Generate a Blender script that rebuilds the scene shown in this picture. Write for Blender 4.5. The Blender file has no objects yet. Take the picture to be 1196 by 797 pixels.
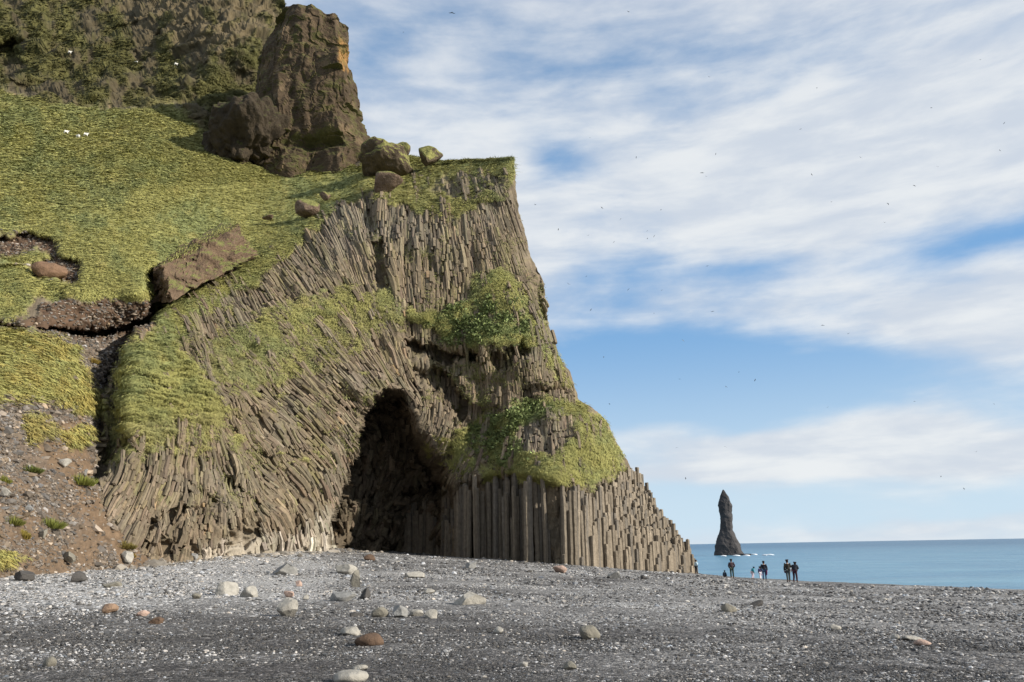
import bpy, bmesh, math, random
import numpy as np
from mathutils import Vector, Matrix

scene = bpy.context.scene
COL = scene.collection
rng = np.random.default_rng(7)
random.seed(7)

# ------------------------------------------------------------------ camera
F_PX, W_PX, H_PX = 930.0, 1196.0, 797.0
PITCH, ROLL = math.radians(14.52), math.radians(1.0)
EYE = np.array([0.0, 0.0, 6.5])
_f = np.array([0, math.cos(PITCH), math.sin(PITCH)])
_u0 = np.array([0, -math.sin(PITCH), math.cos(PITCH)])
_r0 = np.array([1.0, 0, 0])
_r = _r0 * math.cos(ROLL) - _u0 * math.sin(ROLL)
_u = _r0 * math.sin(ROLL) + _u0 * math.cos(ROLL)
cam_d = bpy.data.cameras.new('camera')
cam = bpy.data.objects.new('camera', cam_d)
COL.objects.link(cam)
cam.matrix_world = Matrix([[_r[0], _u[0], -_f[0], EYE[0]], [_r[1], _u[1], -_f[1], EYE[1]], [_r[2], _u[2], -_f[2], EYE[2]], [0, 0, 0, 1]])
cam_d.sensor_width = 36
cam_d.lens = 36 * F_PX / W_PX
cam_d.clip_start = 0.1
cam_d.clip_end = 60000
scene.camera = cam

# ------------------------------------------------------------------ light
SUN_EL, SUN_AZ = math.radians(26), math.radians(-19)     # azimuth measured from +X towards +Y
sd = np.array([math.cos(SUN_EL) * math.cos(SUN_AZ), math.cos(SUN_EL) * math.sin(SUN_AZ), math.sin(SUN_EL)])
sun_d = bpy.data.lights.new('sun', 'SUN')
sun_d.energy = 5.0
sun_d.angle = math.radians(0.5)
sun_d.color = (1.0, 0.93, 0.82)
sun = bpy.data.objects.new('sun', sun_d)
COL.objects.link(sun)
sun.rotation_euler = Vector(sd).to_track_quat('Z', 'Y').to_euler()
sun.location = (60, -20, 60)
scene.view_settings.view_transform = 'Standard'
scene.view_settings.look = 'None'
scene.view_settings.gamma = 1
scene.view_settings.exposure = 0.35
scene.cycles.max_bounces = 5
scene.cycles.diffuse_bounces = 3


def rays(u, v):
    """world directions of photo positions, scaled to y = 1"""
    u = np.asarray(u, float); v = np.asarray(v, float)
    x = (u - W_PX / 2) / F_PX; z = (H_PX / 2 - v) / F_PX
    d = _f + x[..., None] * _r + z[..., None] * _u
    return d / d[..., 1:2]


def at(u, v, D):
    return EYE + rays(u, v) * np.asarray(D, float)[..., None]


def azel(u, v):
    d = rays(u, v)
    return math.atan2(d[0], d[1]), math.atan2(d[2], math.hypot(d[0], d[1]))


# ------------------------------------------------------------------ node helper
class NT:
    def __init__(s, tree):
        s.t = tree; s.n = tree.nodes; s.l = tree.links

    def put(s, sock, val):
        if isinstance(val, bpy.types.NodeSocket): s.l.new(val, sock)
        elif isinstance(val, (tuple, list)) and len(val) == 3 and sock.type == 'RGBA': sock.default_value = (*val, 1)
        else: sock.default_value = val

    def math(s, op, a, b=0.0, c=0.0, clamp=False):
        n = s.n.new('ShaderNodeMath'); n.operation = op; n.use_clamp = clamp
        s.put(n.inputs[0], a); s.put(n.inputs[1], b); s.put(n.inputs[2], c)
        return n.outputs[0]

    def noise(s, vec, scale, detail=4, rough=.55, dist=0.0):
        n = s.n.new('ShaderNodeTexNoise')
        if vec is not None: s.l.new(vec, n.inputs['Vector'])
        n.inputs['Scale'].default_value = scale; n.inputs['Detail'].default_value = detail
        n.inputs['Roughness'].default_value = rough; n.inputs['Distortion'].default_value = dist
        return n.outputs['Fac']

    def ramp(s, fac, stops):
        n = s.n.new('ShaderNodeValToRGB'); s.l.new(fac, n.inputs[0])
        e = n.color_ramp.elements
        while len(e) < len(stops): e.new(0.5)
        for el, (p, c) in zip(e, stops):
            el.position = p; el.color = (*c, 1) if len(c) == 3 else c
        return n.outputs[0]

    def mix(s, fac, a, b, mode='MIX'):
        n = s.n.new('ShaderNodeMix'); n.data_type = 'RGBA'; n.blend_type = mode
        s.put(n.inputs[0], fac); s.put(n.inputs[6], a); s.put(n.inputs[7], b)
        return n.outputs[2]

    def smooth(s, x, a, b, lo=0.0, hi=1.0):
        n = s.n.new('ShaderNodeMapRange'); n.interpolation_type = 'SMOOTHSTEP'
        s.put(n.inputs[0], x); s.put(n.inputs[1], a); s.put(n.inputs[2], b); s.put(n.inputs[3], lo); s.put(n.inputs[4], hi)
        return n.outputs[0]


def new_mat(name):
    m = bpy.data.materials.new(name); m.use_nodes = True
    t = NT(m.node_tree)
    b = m.node_tree.nodes['Principled BSDF']
    b.inputs['Specular IOR Level'].default_value = 0.25
    b.inputs['Roughness'].default_value = 0.9
    return m, t, b


# ------------------------------------------------------------------ world: sky and its clouds
world = bpy.data.worlds.new('World'); scene.world = world; world.use_nodes = True
T = NT(world.node_tree)
for n in list(T.n): T.n.remove(n)
sky = T.n.new('ShaderNodeTexSky'); sky.sky_type = 'NISHITA'; sky.sun_disc = False
sky.sun_elevation = SUN_EL
sky.sun_rotation = math.pi / 2 - SUN_AZ
sky.air_density = 1.0; sky.dust_density = 0.6; sky.ozone_density = 2.0
tc = T.n.new('ShaderNodeTexCoord')
sep = T.n.new('ShaderNodeSeparateXYZ'); T.l.new(tc.outputs['Generated'], sep.inputs[0])
AZ = T.math('ARCTAN2', sep.outputs[0], sep.outputs[1])
EL = T.math('ARCSINE', sep.outputs[2])
cmb = T.n.new('ShaderNodeCombineXYZ')
# streaks climb gently to the right: rotate and stretch
ca, sa = math.cos(0.38), math.sin(0.38)
a1 = T.math('ADD', T.math('MULTIPLY', AZ, ca), T.math('MULTIPLY', EL, sa))
e1 = T.math('SUBTRACT', T.math('MULTIPLY', EL, ca), T.math('MULTIPLY', AZ, sa))
T.l.new(T.math('MULTIPLY', a1, 1.0), cmb.inputs[0]); T.l.new(T.math('MULTIPLY', e1, 1.15), cmb.inputs[1])
wisps = T.noise(cmb.outputs[0], 3.2, 9, .50, .25)
cm2 = T.n.new('ShaderNodeCombineXYZ')
T.l.new(T.math('MULTIPLY', AZ, 1.0), cm2.inputs[0]); T.l.new(T.math('MULTIPLY', EL, 4.0), cm2.inputs[1]); cm2.inputs[2].default_value = 3.3
banks = T.noise(cm2.outputs[0], 7.0, 8, .55, .2)
cm3 = T.n.new('ShaderNodeCombineXYZ')
T.l.new(AZ, cm3.inputs[0]); T.l.new(T.math('MULTIPLY', EL, 1.6), cm3.inputs[1]); cm3.inputs[2].default_value = 8.1
warp = T.noise(cm3.outputs[0], 4.0, 3, .5)
warp2 = T.noise(cm2.outputs[0], 3.0, 3, .5)
AW = T.math('ADD', AZ, T.math('MULTIPLY', T.math('SUBTRACT', warp, .5), .22))
EW = T.math('ADD', EL, T.math('MULTIPLY', T.math('SUBTRACT', warp2, .5), .10))


def blob(u, v, su, sv, amp):
    a, e = azel(u, v)
    x = T.math('MULTIPLY', T.math('SUBTRACT', AW, a), F_PX / su)
    y = T.math('MULTIPLY', T.math('SUBTRACT', EW, e), F_PX / sv)
    r2 = T.math('ADD', T.math('MULTIPLY', x, x), T.math('MULTIPLY', y, y))
    return T.math('MULTIPLY', T.math('EXPONENT', T.math('MULTIPLY', r2, -0.5)), amp)


cov = T.math('ADD', 0.80, 0.0)
for b_ in [(668, 190, 40, 22, -.62), (470, 50, 90, 45, -.30), (640, 75, 60, 35, -.25), (860, 62, 110, 30, -.36), (990, 75, 60, 22, -.2), (1150, 275, 85, 22, -.75),
           (760, 445, 190, 55, -1.0), (930, 425, 130, 32, -.62), (1130, 455, 90, 22, -.55), (770, 322, 60, 16, -.40), (860, 315, 50, 14, -.35), (690, 330, 50, 60, -.2), (1020, 345, 60, 14, -.3),
           (870, 210, 190, 60, .32), (1110, 170, 150, 60, .32), (1110, 350, 120, 30, .35), (1180, 405, 70, 28, .40), (620, 250, 70, 60, .15), (940, 415, 28, 8, .45), (920, 370, 120, 16, .3),
           (800, 505, 70, 12, .5), (960, 505, 60, 14, .35), (1010, 545, 200, 17, .55), (1160, 500, 60, 16, .5), (900, 530, 160, 20, .3),
           (900, 600, 500, 22, -.75), (1090, 614, 120, 8, .5), (820, 575, 160, 12, -.2)]:
    cov = T.math('ADD', cov, blob(*b_))
cm4 = T.n.new('ShaderNodeCombineXYZ')
T.l.new(AZ, cm4.inputs[0]); T.l.new(T.math('MULTIPLY', EL, 2.2), cm4.inputs[1]); cm4.inputs[2].default_value = 1.7
puff = T.noise(cm4.outputs[0], 9.0, 9, .58, .15)
tex = T.math('ADD', T.math('ADD', T.math('MULTIPLY', wisps, .36), T.math('MULTIPLY', banks, .32)), T.math('MULTIPLY', puff, .32))
cv = T.smooth(T.math('ADD', cov, T.math('MULTIPLY', T.math('SUBTRACT', tex, .5), 2.2)), .02, 1.0)
skyc = T.mix(1.0, sky.outputs[0], (0.095, 0.105, 0.110), 'MULTIPLY')
# lower, whiter air near the horizon
hz = T.smooth(EL, 0.0, .20, .62, 0.0)
mid = T.smooth(EL, .25, .75, 0.75, 0.45)
skyc = T.mix(mid, skyc, (.19, .41, .73))
hz = T.smooth(EL, 0.0, .30, .92, 0.0)
skyc = T.mix(hz, skyc, (.58, .72, .82))
shade = T.smooth(banks, .35, .68)
cc = T.mix(shade, (.60, .65, .72), (.78, .80, .81))
up = T.smooth(EL, .45, .85, 0, .6)
cc = T.mix(up, cc, (.36, .44, .60))
final = T.mix(T.math('MULTIPLY', cv, .92), skyc, cc)
bg = T.n.new('ShaderNodeBackground'); T.l.new(final, bg.inputs[0]); bg.inputs[1].default_value = 0.86
wo = T.n.new('ShaderNodeOutputWorld'); T.l.new(bg.outputs[0], wo.inputs[0])

# ------------------------------------------------------------------ numpy noise
_perm = rng.permutation(4096).astype(np.int64)
_perm = np.concatenate([_perm, _perm])
_g = rng.normal(size=(4096, 3)); _g /= np.linalg.norm(_g, axis=1, keepdims=True)


def perlin(p):
    p = np.asarray(p, float)
    i = np.floor(p).astype(np.int64); f = p - i
    w = f * f * f * (f * (f * 6 - 15) + 10)
    out = 0
    for dx in (0, 1):
        for dy in (0, 1):
            for dz in (0, 1):
                h = _perm[(_perm[(_perm[(i[..., 0] + dx) & 4095] + i[..., 1] + dy) & 4095] + i[..., 2] + dz) & 4095]
                g = _g[h]
                d = g[..., 0] * (f[..., 0] - dx) + g[..., 1] * (f[..., 1] - dy) + g[..., 2] * (f[..., 2] - dz)
                ww = (w[..., 0] if dx else 1 - w[..., 0]) * (w[..., 1] if dy else 1 - w[..., 1]) * (w[..., 2] if dz else 1 - w[..., 2])
                out = out + ww * d
    return out * 1.5


def fbm(p, octaves=4, gain=.5, lac=2.03):
    a, s, tot = 1.0, 0, 0
    q = np.array(p, float)
    for k in range(octaves):
        s = s + a * perlin(q + 17.3 * k); tot += a; a *= gain; q = q * lac
    return s / tot


def ridged(p, octaves=4):
    a, s, tot = 1.0, 0, 0
    q = np.array(p, float)
    for k in range(octaves):
        s = s + a * (1 - 2 * np.abs(perlin(q + 9.1 * k))); tot += a; a *= .55; q = q * 2.07
    return s / tot


def sstep(x, a, b):
    t = np.clip((x - a) / (b - a), 0, 1)
    return t * t * (3 - 2 * t)


# ------------------------------------------------------------------ mesh helpers
def mesh_obj(name, verts, faces, mat, parent=None, color=None, smooth=False):
    verts = np.ascontiguousarray(verts, dtype=np.float32).reshape(-1, 3)
    me = bpy.data.meshes.new(name)
    if isinstance(faces, np.ndarray):
        k = faces.shape[1]
        me.vertices.add(len(verts)); me.vertices.foreach_set('co', verts.ravel())
        me.loops.add(faces.size); me.loops.foreach_set('vertex_index', faces.astype(np.int32).ravel())
        me.polygons.add(len(faces))
        me.polygons.foreach_set('loop_start', np.arange(0, faces.size, k, dtype=np.int32))
        me.update(calc_edges=True)
    else:
        me.from_pydata([tuple(map(float, q)) for q in verts], [], faces)
    if color is not None:
        at_ = me.color_attributes.new('col', 'FLOAT_COLOR', 'POINT')
        c4 = np.ones((len(verts), 4), np.float32); c4[:, :3] = color
        at_.data.foreach_set('color', c4.ravel())
    me.polygons.foreach_set('use_smooth', np.full(len(me.polygons), bool(smooth)))
    if mat: me.materials.append(mat)
    o = bpy.data.objects.new(name, me); COL.objects.link(o)
    if parent is not None: o.parent = parent
    return o


def tag(o, label=None, cat=None, group=None, kind=None):
    if label: o['label'] = label
    if cat: o['category'] = cat
    if group: o['group'] = group
    if kind: o['kind'] = kind
    return o


def empty(name, loc=(0, 0, 0), rz=0):
    o = bpy.data.objects.new(name, None); COL.objects.link(o)
    o.location = [float(q) for q in loc]; o.rotation_euler = (0, 0, rz); o.empty_display_size = .3
    return o


# ------------------------------------------------------------------ materials
def attr_mat(name, bump=0.25, bscale=2.5, amp=.35, rough=.92, nscale=1.3):
    """base colour from the mesh's own colour attribute, broken up by noise"""
    m, t, b = new_mat(name)
    a = t.n.new('ShaderNodeVertexColor'); a.layer_name = 'col'
    tcn = t.n.new('ShaderNodeTexCoord')
    n1 = t.noise(tcn.outputs['Object'], nscale, 6, .65)
    k = t.ramp(n1, [(.3, (1 - amp,) * 3), (.7, (1 + amp,) * 3)])
    c = t.mix(1.0, a.outputs[0], k, 'MULTIPLY')
    t.l.new(c, b.inputs['Base Color'])
    b.inputs['Roughness'].default_value = rough
    n2 = t.noise(tcn.outputs['Object'], bscale, 8, .7)
    bp = t.n.new('ShaderNodeBump'); bp.inputs['Strength'].default_value = bump; bp.inputs['Distance'].default_value = .25
    t.l.new(n2, bp.inputs['Height']); t.l.new(bp.outputs[0], b.inputs['Normal'])
    return m


M_CLIFF = attr_mat('cliff_rock', .5, 3.0, .28, nscale=2.2)
M_SLOPE = attr_mat('slope_turf', .4, 4.0, .22, nscale=1.6)
M_STONE = attr_mat('column_basalt', .4, 5.0, .25, nscale=2.5)
M_GRASS = attr_mat('grass_blades', 0, 1, .12, rough=.8)
M_PEB = attr_mat('pebbles', .2, 30, .15, rough=.75, nscale=20)


def rock_mat(name, col, dark=.55, moss=0.0, scale=4.0, bump=.5, mosscol=(.16, .17, .035)):
    m, t, b = new_mat(name)
    tcn = t.n.new('ShaderNodeTexCoord')
    n1 = t.noise(tcn.outputs['Object'], scale, 8, .65)
    c = t.ramp(n1, [(.28, tuple(q * dark for q in col)), (.5, col), (.75, tuple(min(1, q * 1.25) for q in col))])
    if moss > 0:
        g = t.n.new('ShaderNodeNewGeometry'); s_ = t.n.new('ShaderNodeSeparateXYZ'); t.l.new(g.outputs['True Normal'], s_.inputs[0])
        n3 = t.noise(tcn.outputs['Object'], scale * .6, 5, .6)
        f = t.smooth(t.math('ADD', s_.outputs[2], t.math('MULTIPLY', t.math('SUBTRACT', n3, .5), 1.6)), 1.0 - moss, 1.25 - moss)
        n4 = t.noise(tcn.outputs['Object'], scale * 2.5, 5, .6)
        mc = t.ramp(n4, [(.3, tuple(q * .5 for q in mosscol)), (.7, tuple(q * 1.25 for q in mosscol))])
        c = t.mix(f, c, mc)
    t.l.new(c, b.inputs['Base Color'])
    bp = t.n.new('ShaderNodeBump'); bp.inputs['Strength'].default_value = bump; bp.inputs['Distance'].default_value = .5 / scale
    t.l.new(t.noise(tcn.outputs['Object'], scale * 3, 8, .7), bp.inputs['Height']); t.l.new(bp.outputs[0], b.inputs['Normal'])
    return m


# ------------------------------------------------------------------ interpolation of scattered heights
def tps(pts, vals):
    P = np.asarray(pts, float); n = len(P)
    d = np.linalg.norm(P[:, None] - P[None], axis=2)
    A = np.zeros((n + 3, n + 3)); A[:n, :n] = d; A[:n, n] = 1; A[:n, n + 1:] = P; A[n, :n] = 1; A[n + 1:, :n] = P.T
    b = np.zeros(n + 3); b[:n] = vals
    w = np.linalg.lstsq(A, b, rcond=None)[0]

    def ev(Q):
        sh = Q.shape[:-1]; Q = Q.reshape(-1, 2)
        out = w[n] + Q @ w[n + 1:]
        for k in range(n):
            out = out + w[k] * np.hypot(Q[:, 0] - P[k, 0], Q[:, 1] - P[k, 1])
        return out.reshape(sh)
    return ev


# ------------------------------------------------------------------ beach height (relative to the eye)
_gp, _gz = [], []
for (u_, v_, D_) in [(0, 673, 36), (60, 669, 42), (130, 664, 50), (200, 655, 58), (300, 648, 66), (388, 645, 77), (440, 646, 95), (520, 650, 92), (600, 655, 85),
                     (655, 659, 80), (740, 666, 90), (811, 670, 100), (855, 674.5, 86), (889, 676, 80), (925, 678, 74), (1060, 683, 65), (1196, 689, 58)]:
    q = at(u_, v_, D_) - EYE
    _gp.append(q[:2]); _gz.append(q[2])
for x_, y_, z_ in [(0, 0, -1.6), (-8, 9, -1.5), (-3, 9.5, -1.58), (3, 9.5, -1.62), (8, 9, -1.7), (0, 30, -1.75), (-14, 28, -1.25), (-8, 18, -1.5), (12, 30, -2.25), (16, 50, -2.9), (6, 60, -2.25), (-8, 60, -1.1),
                   (25, 30, -2.7), (0, -30, -1.6), (-40, -20, -.5), (40, -20, -3.4), (-45, 20, 0.5), (-60, 60, 4), (-30, 90, 2)]:
    _gp.append((x_, y_)); _gz.append(z_)
_gev = tps(_gp, _gz)
CREST = np.array([(19, 175.), (21, 135), (24.5, 104), (26.4, 86), (28, 74), (33, 65), (39, 58), (52, 38), (70, 5), (95, -60), (120, -200)])


def crest_x(y):
    o = np.argsort(CREST[:, 1])
    return np.interp(y, CREST[o, 1], CREST[o, 0])


def ground_z(x, y):
    x = np.asarray(x, float); y = np.asarray(y, float)
    xc = np.clip(x, -70, 60); yc = np.clip(y, -50, 110)
    z = EYE[2] + _gev(np.stack([xc, yc], -1))
    o = x - crest_x(y)
    zc = EYE[2] - 3.75
    z = np.where(o > -3, z + (np.minimum(z, zc) - z) * sstep(o, -3, 0), z)
    z = z - .22 * np.maximum(o, 0)
    return np.maximum(z, -6)


def pix_ground(u, v):
    """the point of the beach seen at a photo position"""
    d = rays(u, v); t = np.linspace(6, 130, 2500)
    p = EYE + d * t[:, None]
    g = ground_z(p[:, 0], p[:, 1])
    k = int(np.argmax(p[:, 2] <= g))
    if k == 0: k = 1500
    return np.array([p[k, 0], p[k, 1], g[k]])


# beach mesh: fan of rings around the viewpoint, fine where it is near
th = np.concatenate([np.radians(np.linspace(-180, -46, 50)), np.radians(np.linspace(-45, 45, 620)), np.radians(np.linspace(46, 180, 50))])
rr = np.concatenate([np.linspace(.5, 6, 12), 6.3 * np.exp(np.linspace(0, math.log(120 / 6.3), 620)), [130, 145, 165, 190, 230]])
TH, RR = np.meshgrid(th, rr)
bx_, by_ = RR * np.sin(TH), RR * np.cos(TH)
bz_ = ground_z(bx_, by_)
pb = np.stack([bx_, by_, np.zeros_like(bx_)], -1)
near = np.clip(RR / 40, .25, 1)
bz_ = bz_ + fbm(pb * .18, 3) * .10 * near + fbm(pb * 1.1, 3) * .035 + fbm(pb * 5.0, 2) * .018
nr, nt = RR.shape
ii = np.arange(nr * nt).reshape(nr, nt)
bf = np.stack([ii[:-1, :-1], ii[1:, :-1], ii[1:, 1:], ii[:-1, 1:]], -1).reshape(-1, 4)[:, ::-1]
M_BEACH, t, b = new_mat('black_gravel')
tcn = t.n.new('ShaderNodeTexCoord'); OB = tcn.outputs['Object']
a = t.n.new('ShaderNodeVertexColor'); a.layer_name = 'col'
vo = t.n.new('ShaderNodeTexVoronoi'); vo.inputs['Scale'].default_value = 13; t.l.new(OB, vo.inputs['Vector'])
vo2 = t.n.new('ShaderNodeTexVoronoi'); vo2.inputs['Scale'].default_value = 42; t.l.new(OB, vo2.inputs['Vector'])
sv = t.n.new('ShaderNodeSeparateColor'); t.l.new(vo.outputs['Color'], sv.inputs[0])
sv2 = t.n.new('ShaderNodeSeparateColor'); t.l.new(vo2.outputs['Color'], sv2.inputs[0])
k1 = t.ramp(sv.outputs[0], [(0, (.55,) * 3), (.6, (.95,) * 3), (.93, (1.5,) * 3), (1.0, (3.2,) * 3)])
k2 = t.ramp(sv2.outputs[0], [(0, (.45,) * 3), (.7, (1.,) * 3), (1.0, (2.6,) * 3)])
c = t.mix(1, t.mix(1, a.outputs[0], k1, 'MULTIPLY'), k2, 'MULTIPLY')
t.l.new(c, b.inputs['Base Color']); b.inputs['Roughness'].default_value = .8
bp = t.n.new('ShaderNodeBump'); bp.inputs['Strength'].default_value = .9; bp.inputs['Distance'].default_value = .05
hh = t.math('ADD', t.math('MULTIPLY', vo.outputs['Distance'], 1.0), t.math('MULTIPLY', vo2.outputs['Distance'], .5))
hh = t.math('MULTIPLY', hh, -1)
t.l.new(hh, bp.inputs['Height']); t.l.new(bp.outputs[0], b.inputs['Normal'])


def project(p):
    q = np.asarray(p, float) - EYE
    x = q @ _r; z = q @ _u; y = q @ _f
    y = np.where(y < .1, .1, y)
    return W_PX / 2 + x / y * F_PX, H_PX / 2 - z / y * F_PX


def light_gravel(x, y):
    """how much pale wave-sorted shingle covers the black gravel, by place on the beach"""
    p = np.stack([x, y, np.zeros_like(x)], -1)
    n = fbm(p * np.array([.10, .16, 1]), 4)
    n2 = fbm(p * np.array([.35, .5, 1]) + 40, 3)
    # distance from the cliff foot: the shingle lies in a belt along it
    belt = sstep(y + .55 * x, 8, 30) * .42 + sstep(-x - .30 * y + 8, 0, 8) * sstep(y, 20, 32) * .5
    left = sstep(-x - .22 * y, -1, 9) * sstep(y, 13, 24) * .55
    nearc = .08
    return np.clip(belt + left + nearc + n * .75 + n2 * .35, 0, 1)


lg = light_gravel(bx_, by_)[..., None]
bcol = np.array([.075, .070, .067]) * (1 - lg) + np.array([.34, .33, .315]) * lg
# the wet dark strip near the crest and waterline
oc = bx_ - crest_x(by_)
wet = sstep(oc, -7, 1)[..., None]
bcol = bcol * (1 - .35 * wet)
beach = mesh_obj('beach', np.stack([bx_, by_, bz_], -1), bf, M_BEACH, color=bcol.reshape(-1, 3), smooth=True)
tag(beach, kind='structure')

# ------------------------------------------------------------------ sea
M_SEA, t, b = new_mat('sea_water')
tcn = t.n.new('ShaderNodeTexCoord')
mp = t.n.new('ShaderNodeMapping'); t.l.new(tcn.outputs['Object'], mp.inputs[0]); mp.inputs['Scale'].default_value = (.35, 1, 1)
mp.inputs['Rotation'].default_value = (0, 0, .25)
n1 = t.noise(mp.outputs[0], .05, 8, .6)
n2 = t.noise(mp.outputs[0], .9, 5, .6)
c = t.ramp(n1, [(.3, (.06, .18, .29)), (.7, (.13, .28, .37))])
ln = t.n.new('ShaderNodeVectorMath'); ln.operation = 'LENGTH'; t.l.new(tcn.outputs['Object'], ln.inputs[0])
far = t.smooth(ln.outputs['Value'], 100, 1500)
c = t.mix(far, c, (.015, .10, .19))
t.l.new(c, b.inputs['Base Color']); b.inputs['Roughness'].default_value = .32; b.inputs['Specular IOR Level'].default_value = .35
bp = t.n.new('ShaderNodeBump'); bp.inputs['Strength'].default_value = .8; bp.inputs['Distance'].default_value = 1.2
t.l.new(t.math('ADD', t.math('MULTIPLY', n1, 2.5), t.math('MULTIPLY', n2, .35)), bp.inputs['Height']); t.l.new(bp.outputs[0], b.inputs['Normal'])
sx = np.concatenate([[-40000, -12000, -4000, -1000], np.linspace(-300, 500, 161), [900, 2000, 5000, 14000, 40000]])
sy = np.concatenate([[-3000, -400, -50], np.linspace(20, 700, 181), [1000, 2500, 7000, 20000, 45000]])
SX, SY = np.meshgrid(sx, sy)
ps = np.stack([SX * .05, SY * .14, 0 * SX], -1)
SZ = fbm(ps, 3) * .35 * np.exp(-np.maximum(0, np.hypot(SX, SY) - 500) / 200)
ns, ms = SX.shape
ii = np.arange(ns * ms).reshape(ns, ms)
sf = np.stack([ii[:-1, :-1], ii[:-1, 1:], ii[1:, 1:], ii[1:, :-1]], -1).reshape(-1, 4)
sea = mesh_obj('sea', np.stack([SX, SY, SZ], -1), sf, M_SEA, smooth=True)
tag(sea, kind='structure')

# ================================================================== the headland relief
U0, V0 = -80, -40
RW, RH = 920, 760
UU, VV = np.meshgrid(np.arange(RW) + U0, np.arange(RH) + V0)
UV = np.stack([UU, VV], -1).astype(float)


def blur(a, r):
    k = np.ones(2 * r + 1) / (2 * r + 1)
    for ax in (0, 1):
        p = np.pad(a, [(r, r) if i == ax else (0, 0) for i in range(2)], mode='edge')
        cs = np.cumsum(np.insert(p, 0, 0, axis=ax), axis=ax)
        a = (np.take(cs, np.arange(2 * r + 1, cs.shape[ax]), axis=ax) - np.take(cs, np.arange(0, cs.shape[ax] - 2 * r - 1), axis=ax)) / (2 * r + 1)
    return a


nz = lambda s, seed, o=4: fbm(np.stack([UU / s, VV / s, np.full(UU.shape, seed)], -1), o)
WU = UU + nz(16, 3.3) * 11; WV = VV + nz(16, 7.7) * 11      # wobbly coordinates for natural patch edges


def sdf(poly, U=None, V=None):
    """signed distance to a polygon, positive inside"""
    U = UU if U is None else U; V = VV if V is None else V
    P = np.asarray(poly, float); n = len(P)
    d = np.full(U.shape, 1e9); ins = np.zeros(U.shape, bool)
    for i in range(n):
        a, b_ = P[i], P[(i + 1) % n]
        e = b_ - a; wx, wy = U - a[0], V - a[1]
        tt = np.clip((wx * e[0] + wy * e[1]) / (e @ e + 1e-9), 0, 1)
        d = np.minimum(d, np.hypot(wx - e[0] * tt, wy - e[1] * tt))
        c1 = (a[1] > V) != (b_[1] > V)
        xi = a[0] + (V - a[1]) * e[0] / (e[1] if abs(e[1]) > 1e-9 else 1e-9)
        ins ^= c1 & (U < xi)
    return np.where(ins, d, -d)


def soft(poly, w=4, wob=True):
    return sstep(sdf(poly, WU if wob else None, WV if wob else None), -w, w)


CL = [(598, 184, 104), (600, 200, 102), (604, 250, 102), (620, 300, 101), (639, 379, 99), (650, 415, 97), (676, 467, 96), (708, 492, 97), (731, 536, 98), (743, 565, 99), (781, 613, 100), (813, 668, 101),
      (560, 188, 110), (520, 190, 116), (480, 185, 124), (441, 178, 128), (590, 215, 98), (560, 230, 99), (520, 235, 100), (480, 232, 101), (450, 222, 103), (430, 222, 103), (400, 240, 101), (340, 282, 93), (280, 325, 84), (230, 345, 79), (185, 375, 72), (150, 402, 66),
      (125, 470, 59), (112, 560, 55), (150, 660, 52), (520, 205, 108), (560, 205, 103),
      (590, 280, 95.5), (610, 320, 95), (625, 380, 93.5), (560, 300, 95), (500, 300, 94), (450, 300, 93.5), (400, 300, 91), (350, 330, 86), (300, 360, 80), (250, 380, 76),
      (450, 380, 89), (500, 385, 91), (550, 345, 93), (600, 345, 92), (590, 385, 89.5), (620, 420, 90), (560, 395, 88.5), (530, 420, 91), (560, 450, 92), (610, 450, 91.5), (640, 440, 92), (660, 465, 92.5),
      (480, 440, 88), (440, 440, 84.5), (420, 450, 82), (400, 400, 85), (350, 400, 82), (300, 420, 75.5), (250, 440, 70.5), (200, 450, 64), (170, 430, 63), (350, 480, 77), (300, 500, 71.5), (380, 540, 77.5), (350, 600, 73), (385, 640, 77),
      (300, 640, 66), (250, 540, 66), (250, 645, 61.5), (200, 560, 59), (200, 650, 57), (150, 520, 57), (415, 500, 80.5), (400, 550, 79), (388, 600, 77.5),
      (520, 480, 89.5), (505, 510, 89), (520, 540, 91.5), (560, 500, 91), (545, 560, 89.5), (520, 575, 92), (520, 650, 92), (560, 650, 88.5), (560, 575, 88), (600, 565, 84.8), (600, 652, 85), (640, 565, 81), (655, 656, 80), (650, 600, 80.2),
      (600, 545, 85.3), (640, 548, 81.8), (600, 520, 86.5), (640, 520, 84), (640, 490, 86.5), (600, 485, 89), (620, 475, 91), (650, 473, 90), (680, 485, 90), (700, 520, 89.5), (680, 540, 86), (700, 560, 87.5), (665, 575, 81.5),
      (700, 600, 85.5), (700, 655, 84.8), (690, 575, 84.5), (730, 600, 91), (740, 630, 90), (740, 662, 89.2), (760, 620, 94), (780, 640, 95.5), (780, 665, 95), (760, 662, 92), (735, 565, 96), (450, 560, 88), (480, 560, 89), (450, 650, 87), (480, 650, 90), (440, 700, 84), (600, 710, 82), (811, 710, 96), (200, 710, 55)]
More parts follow.
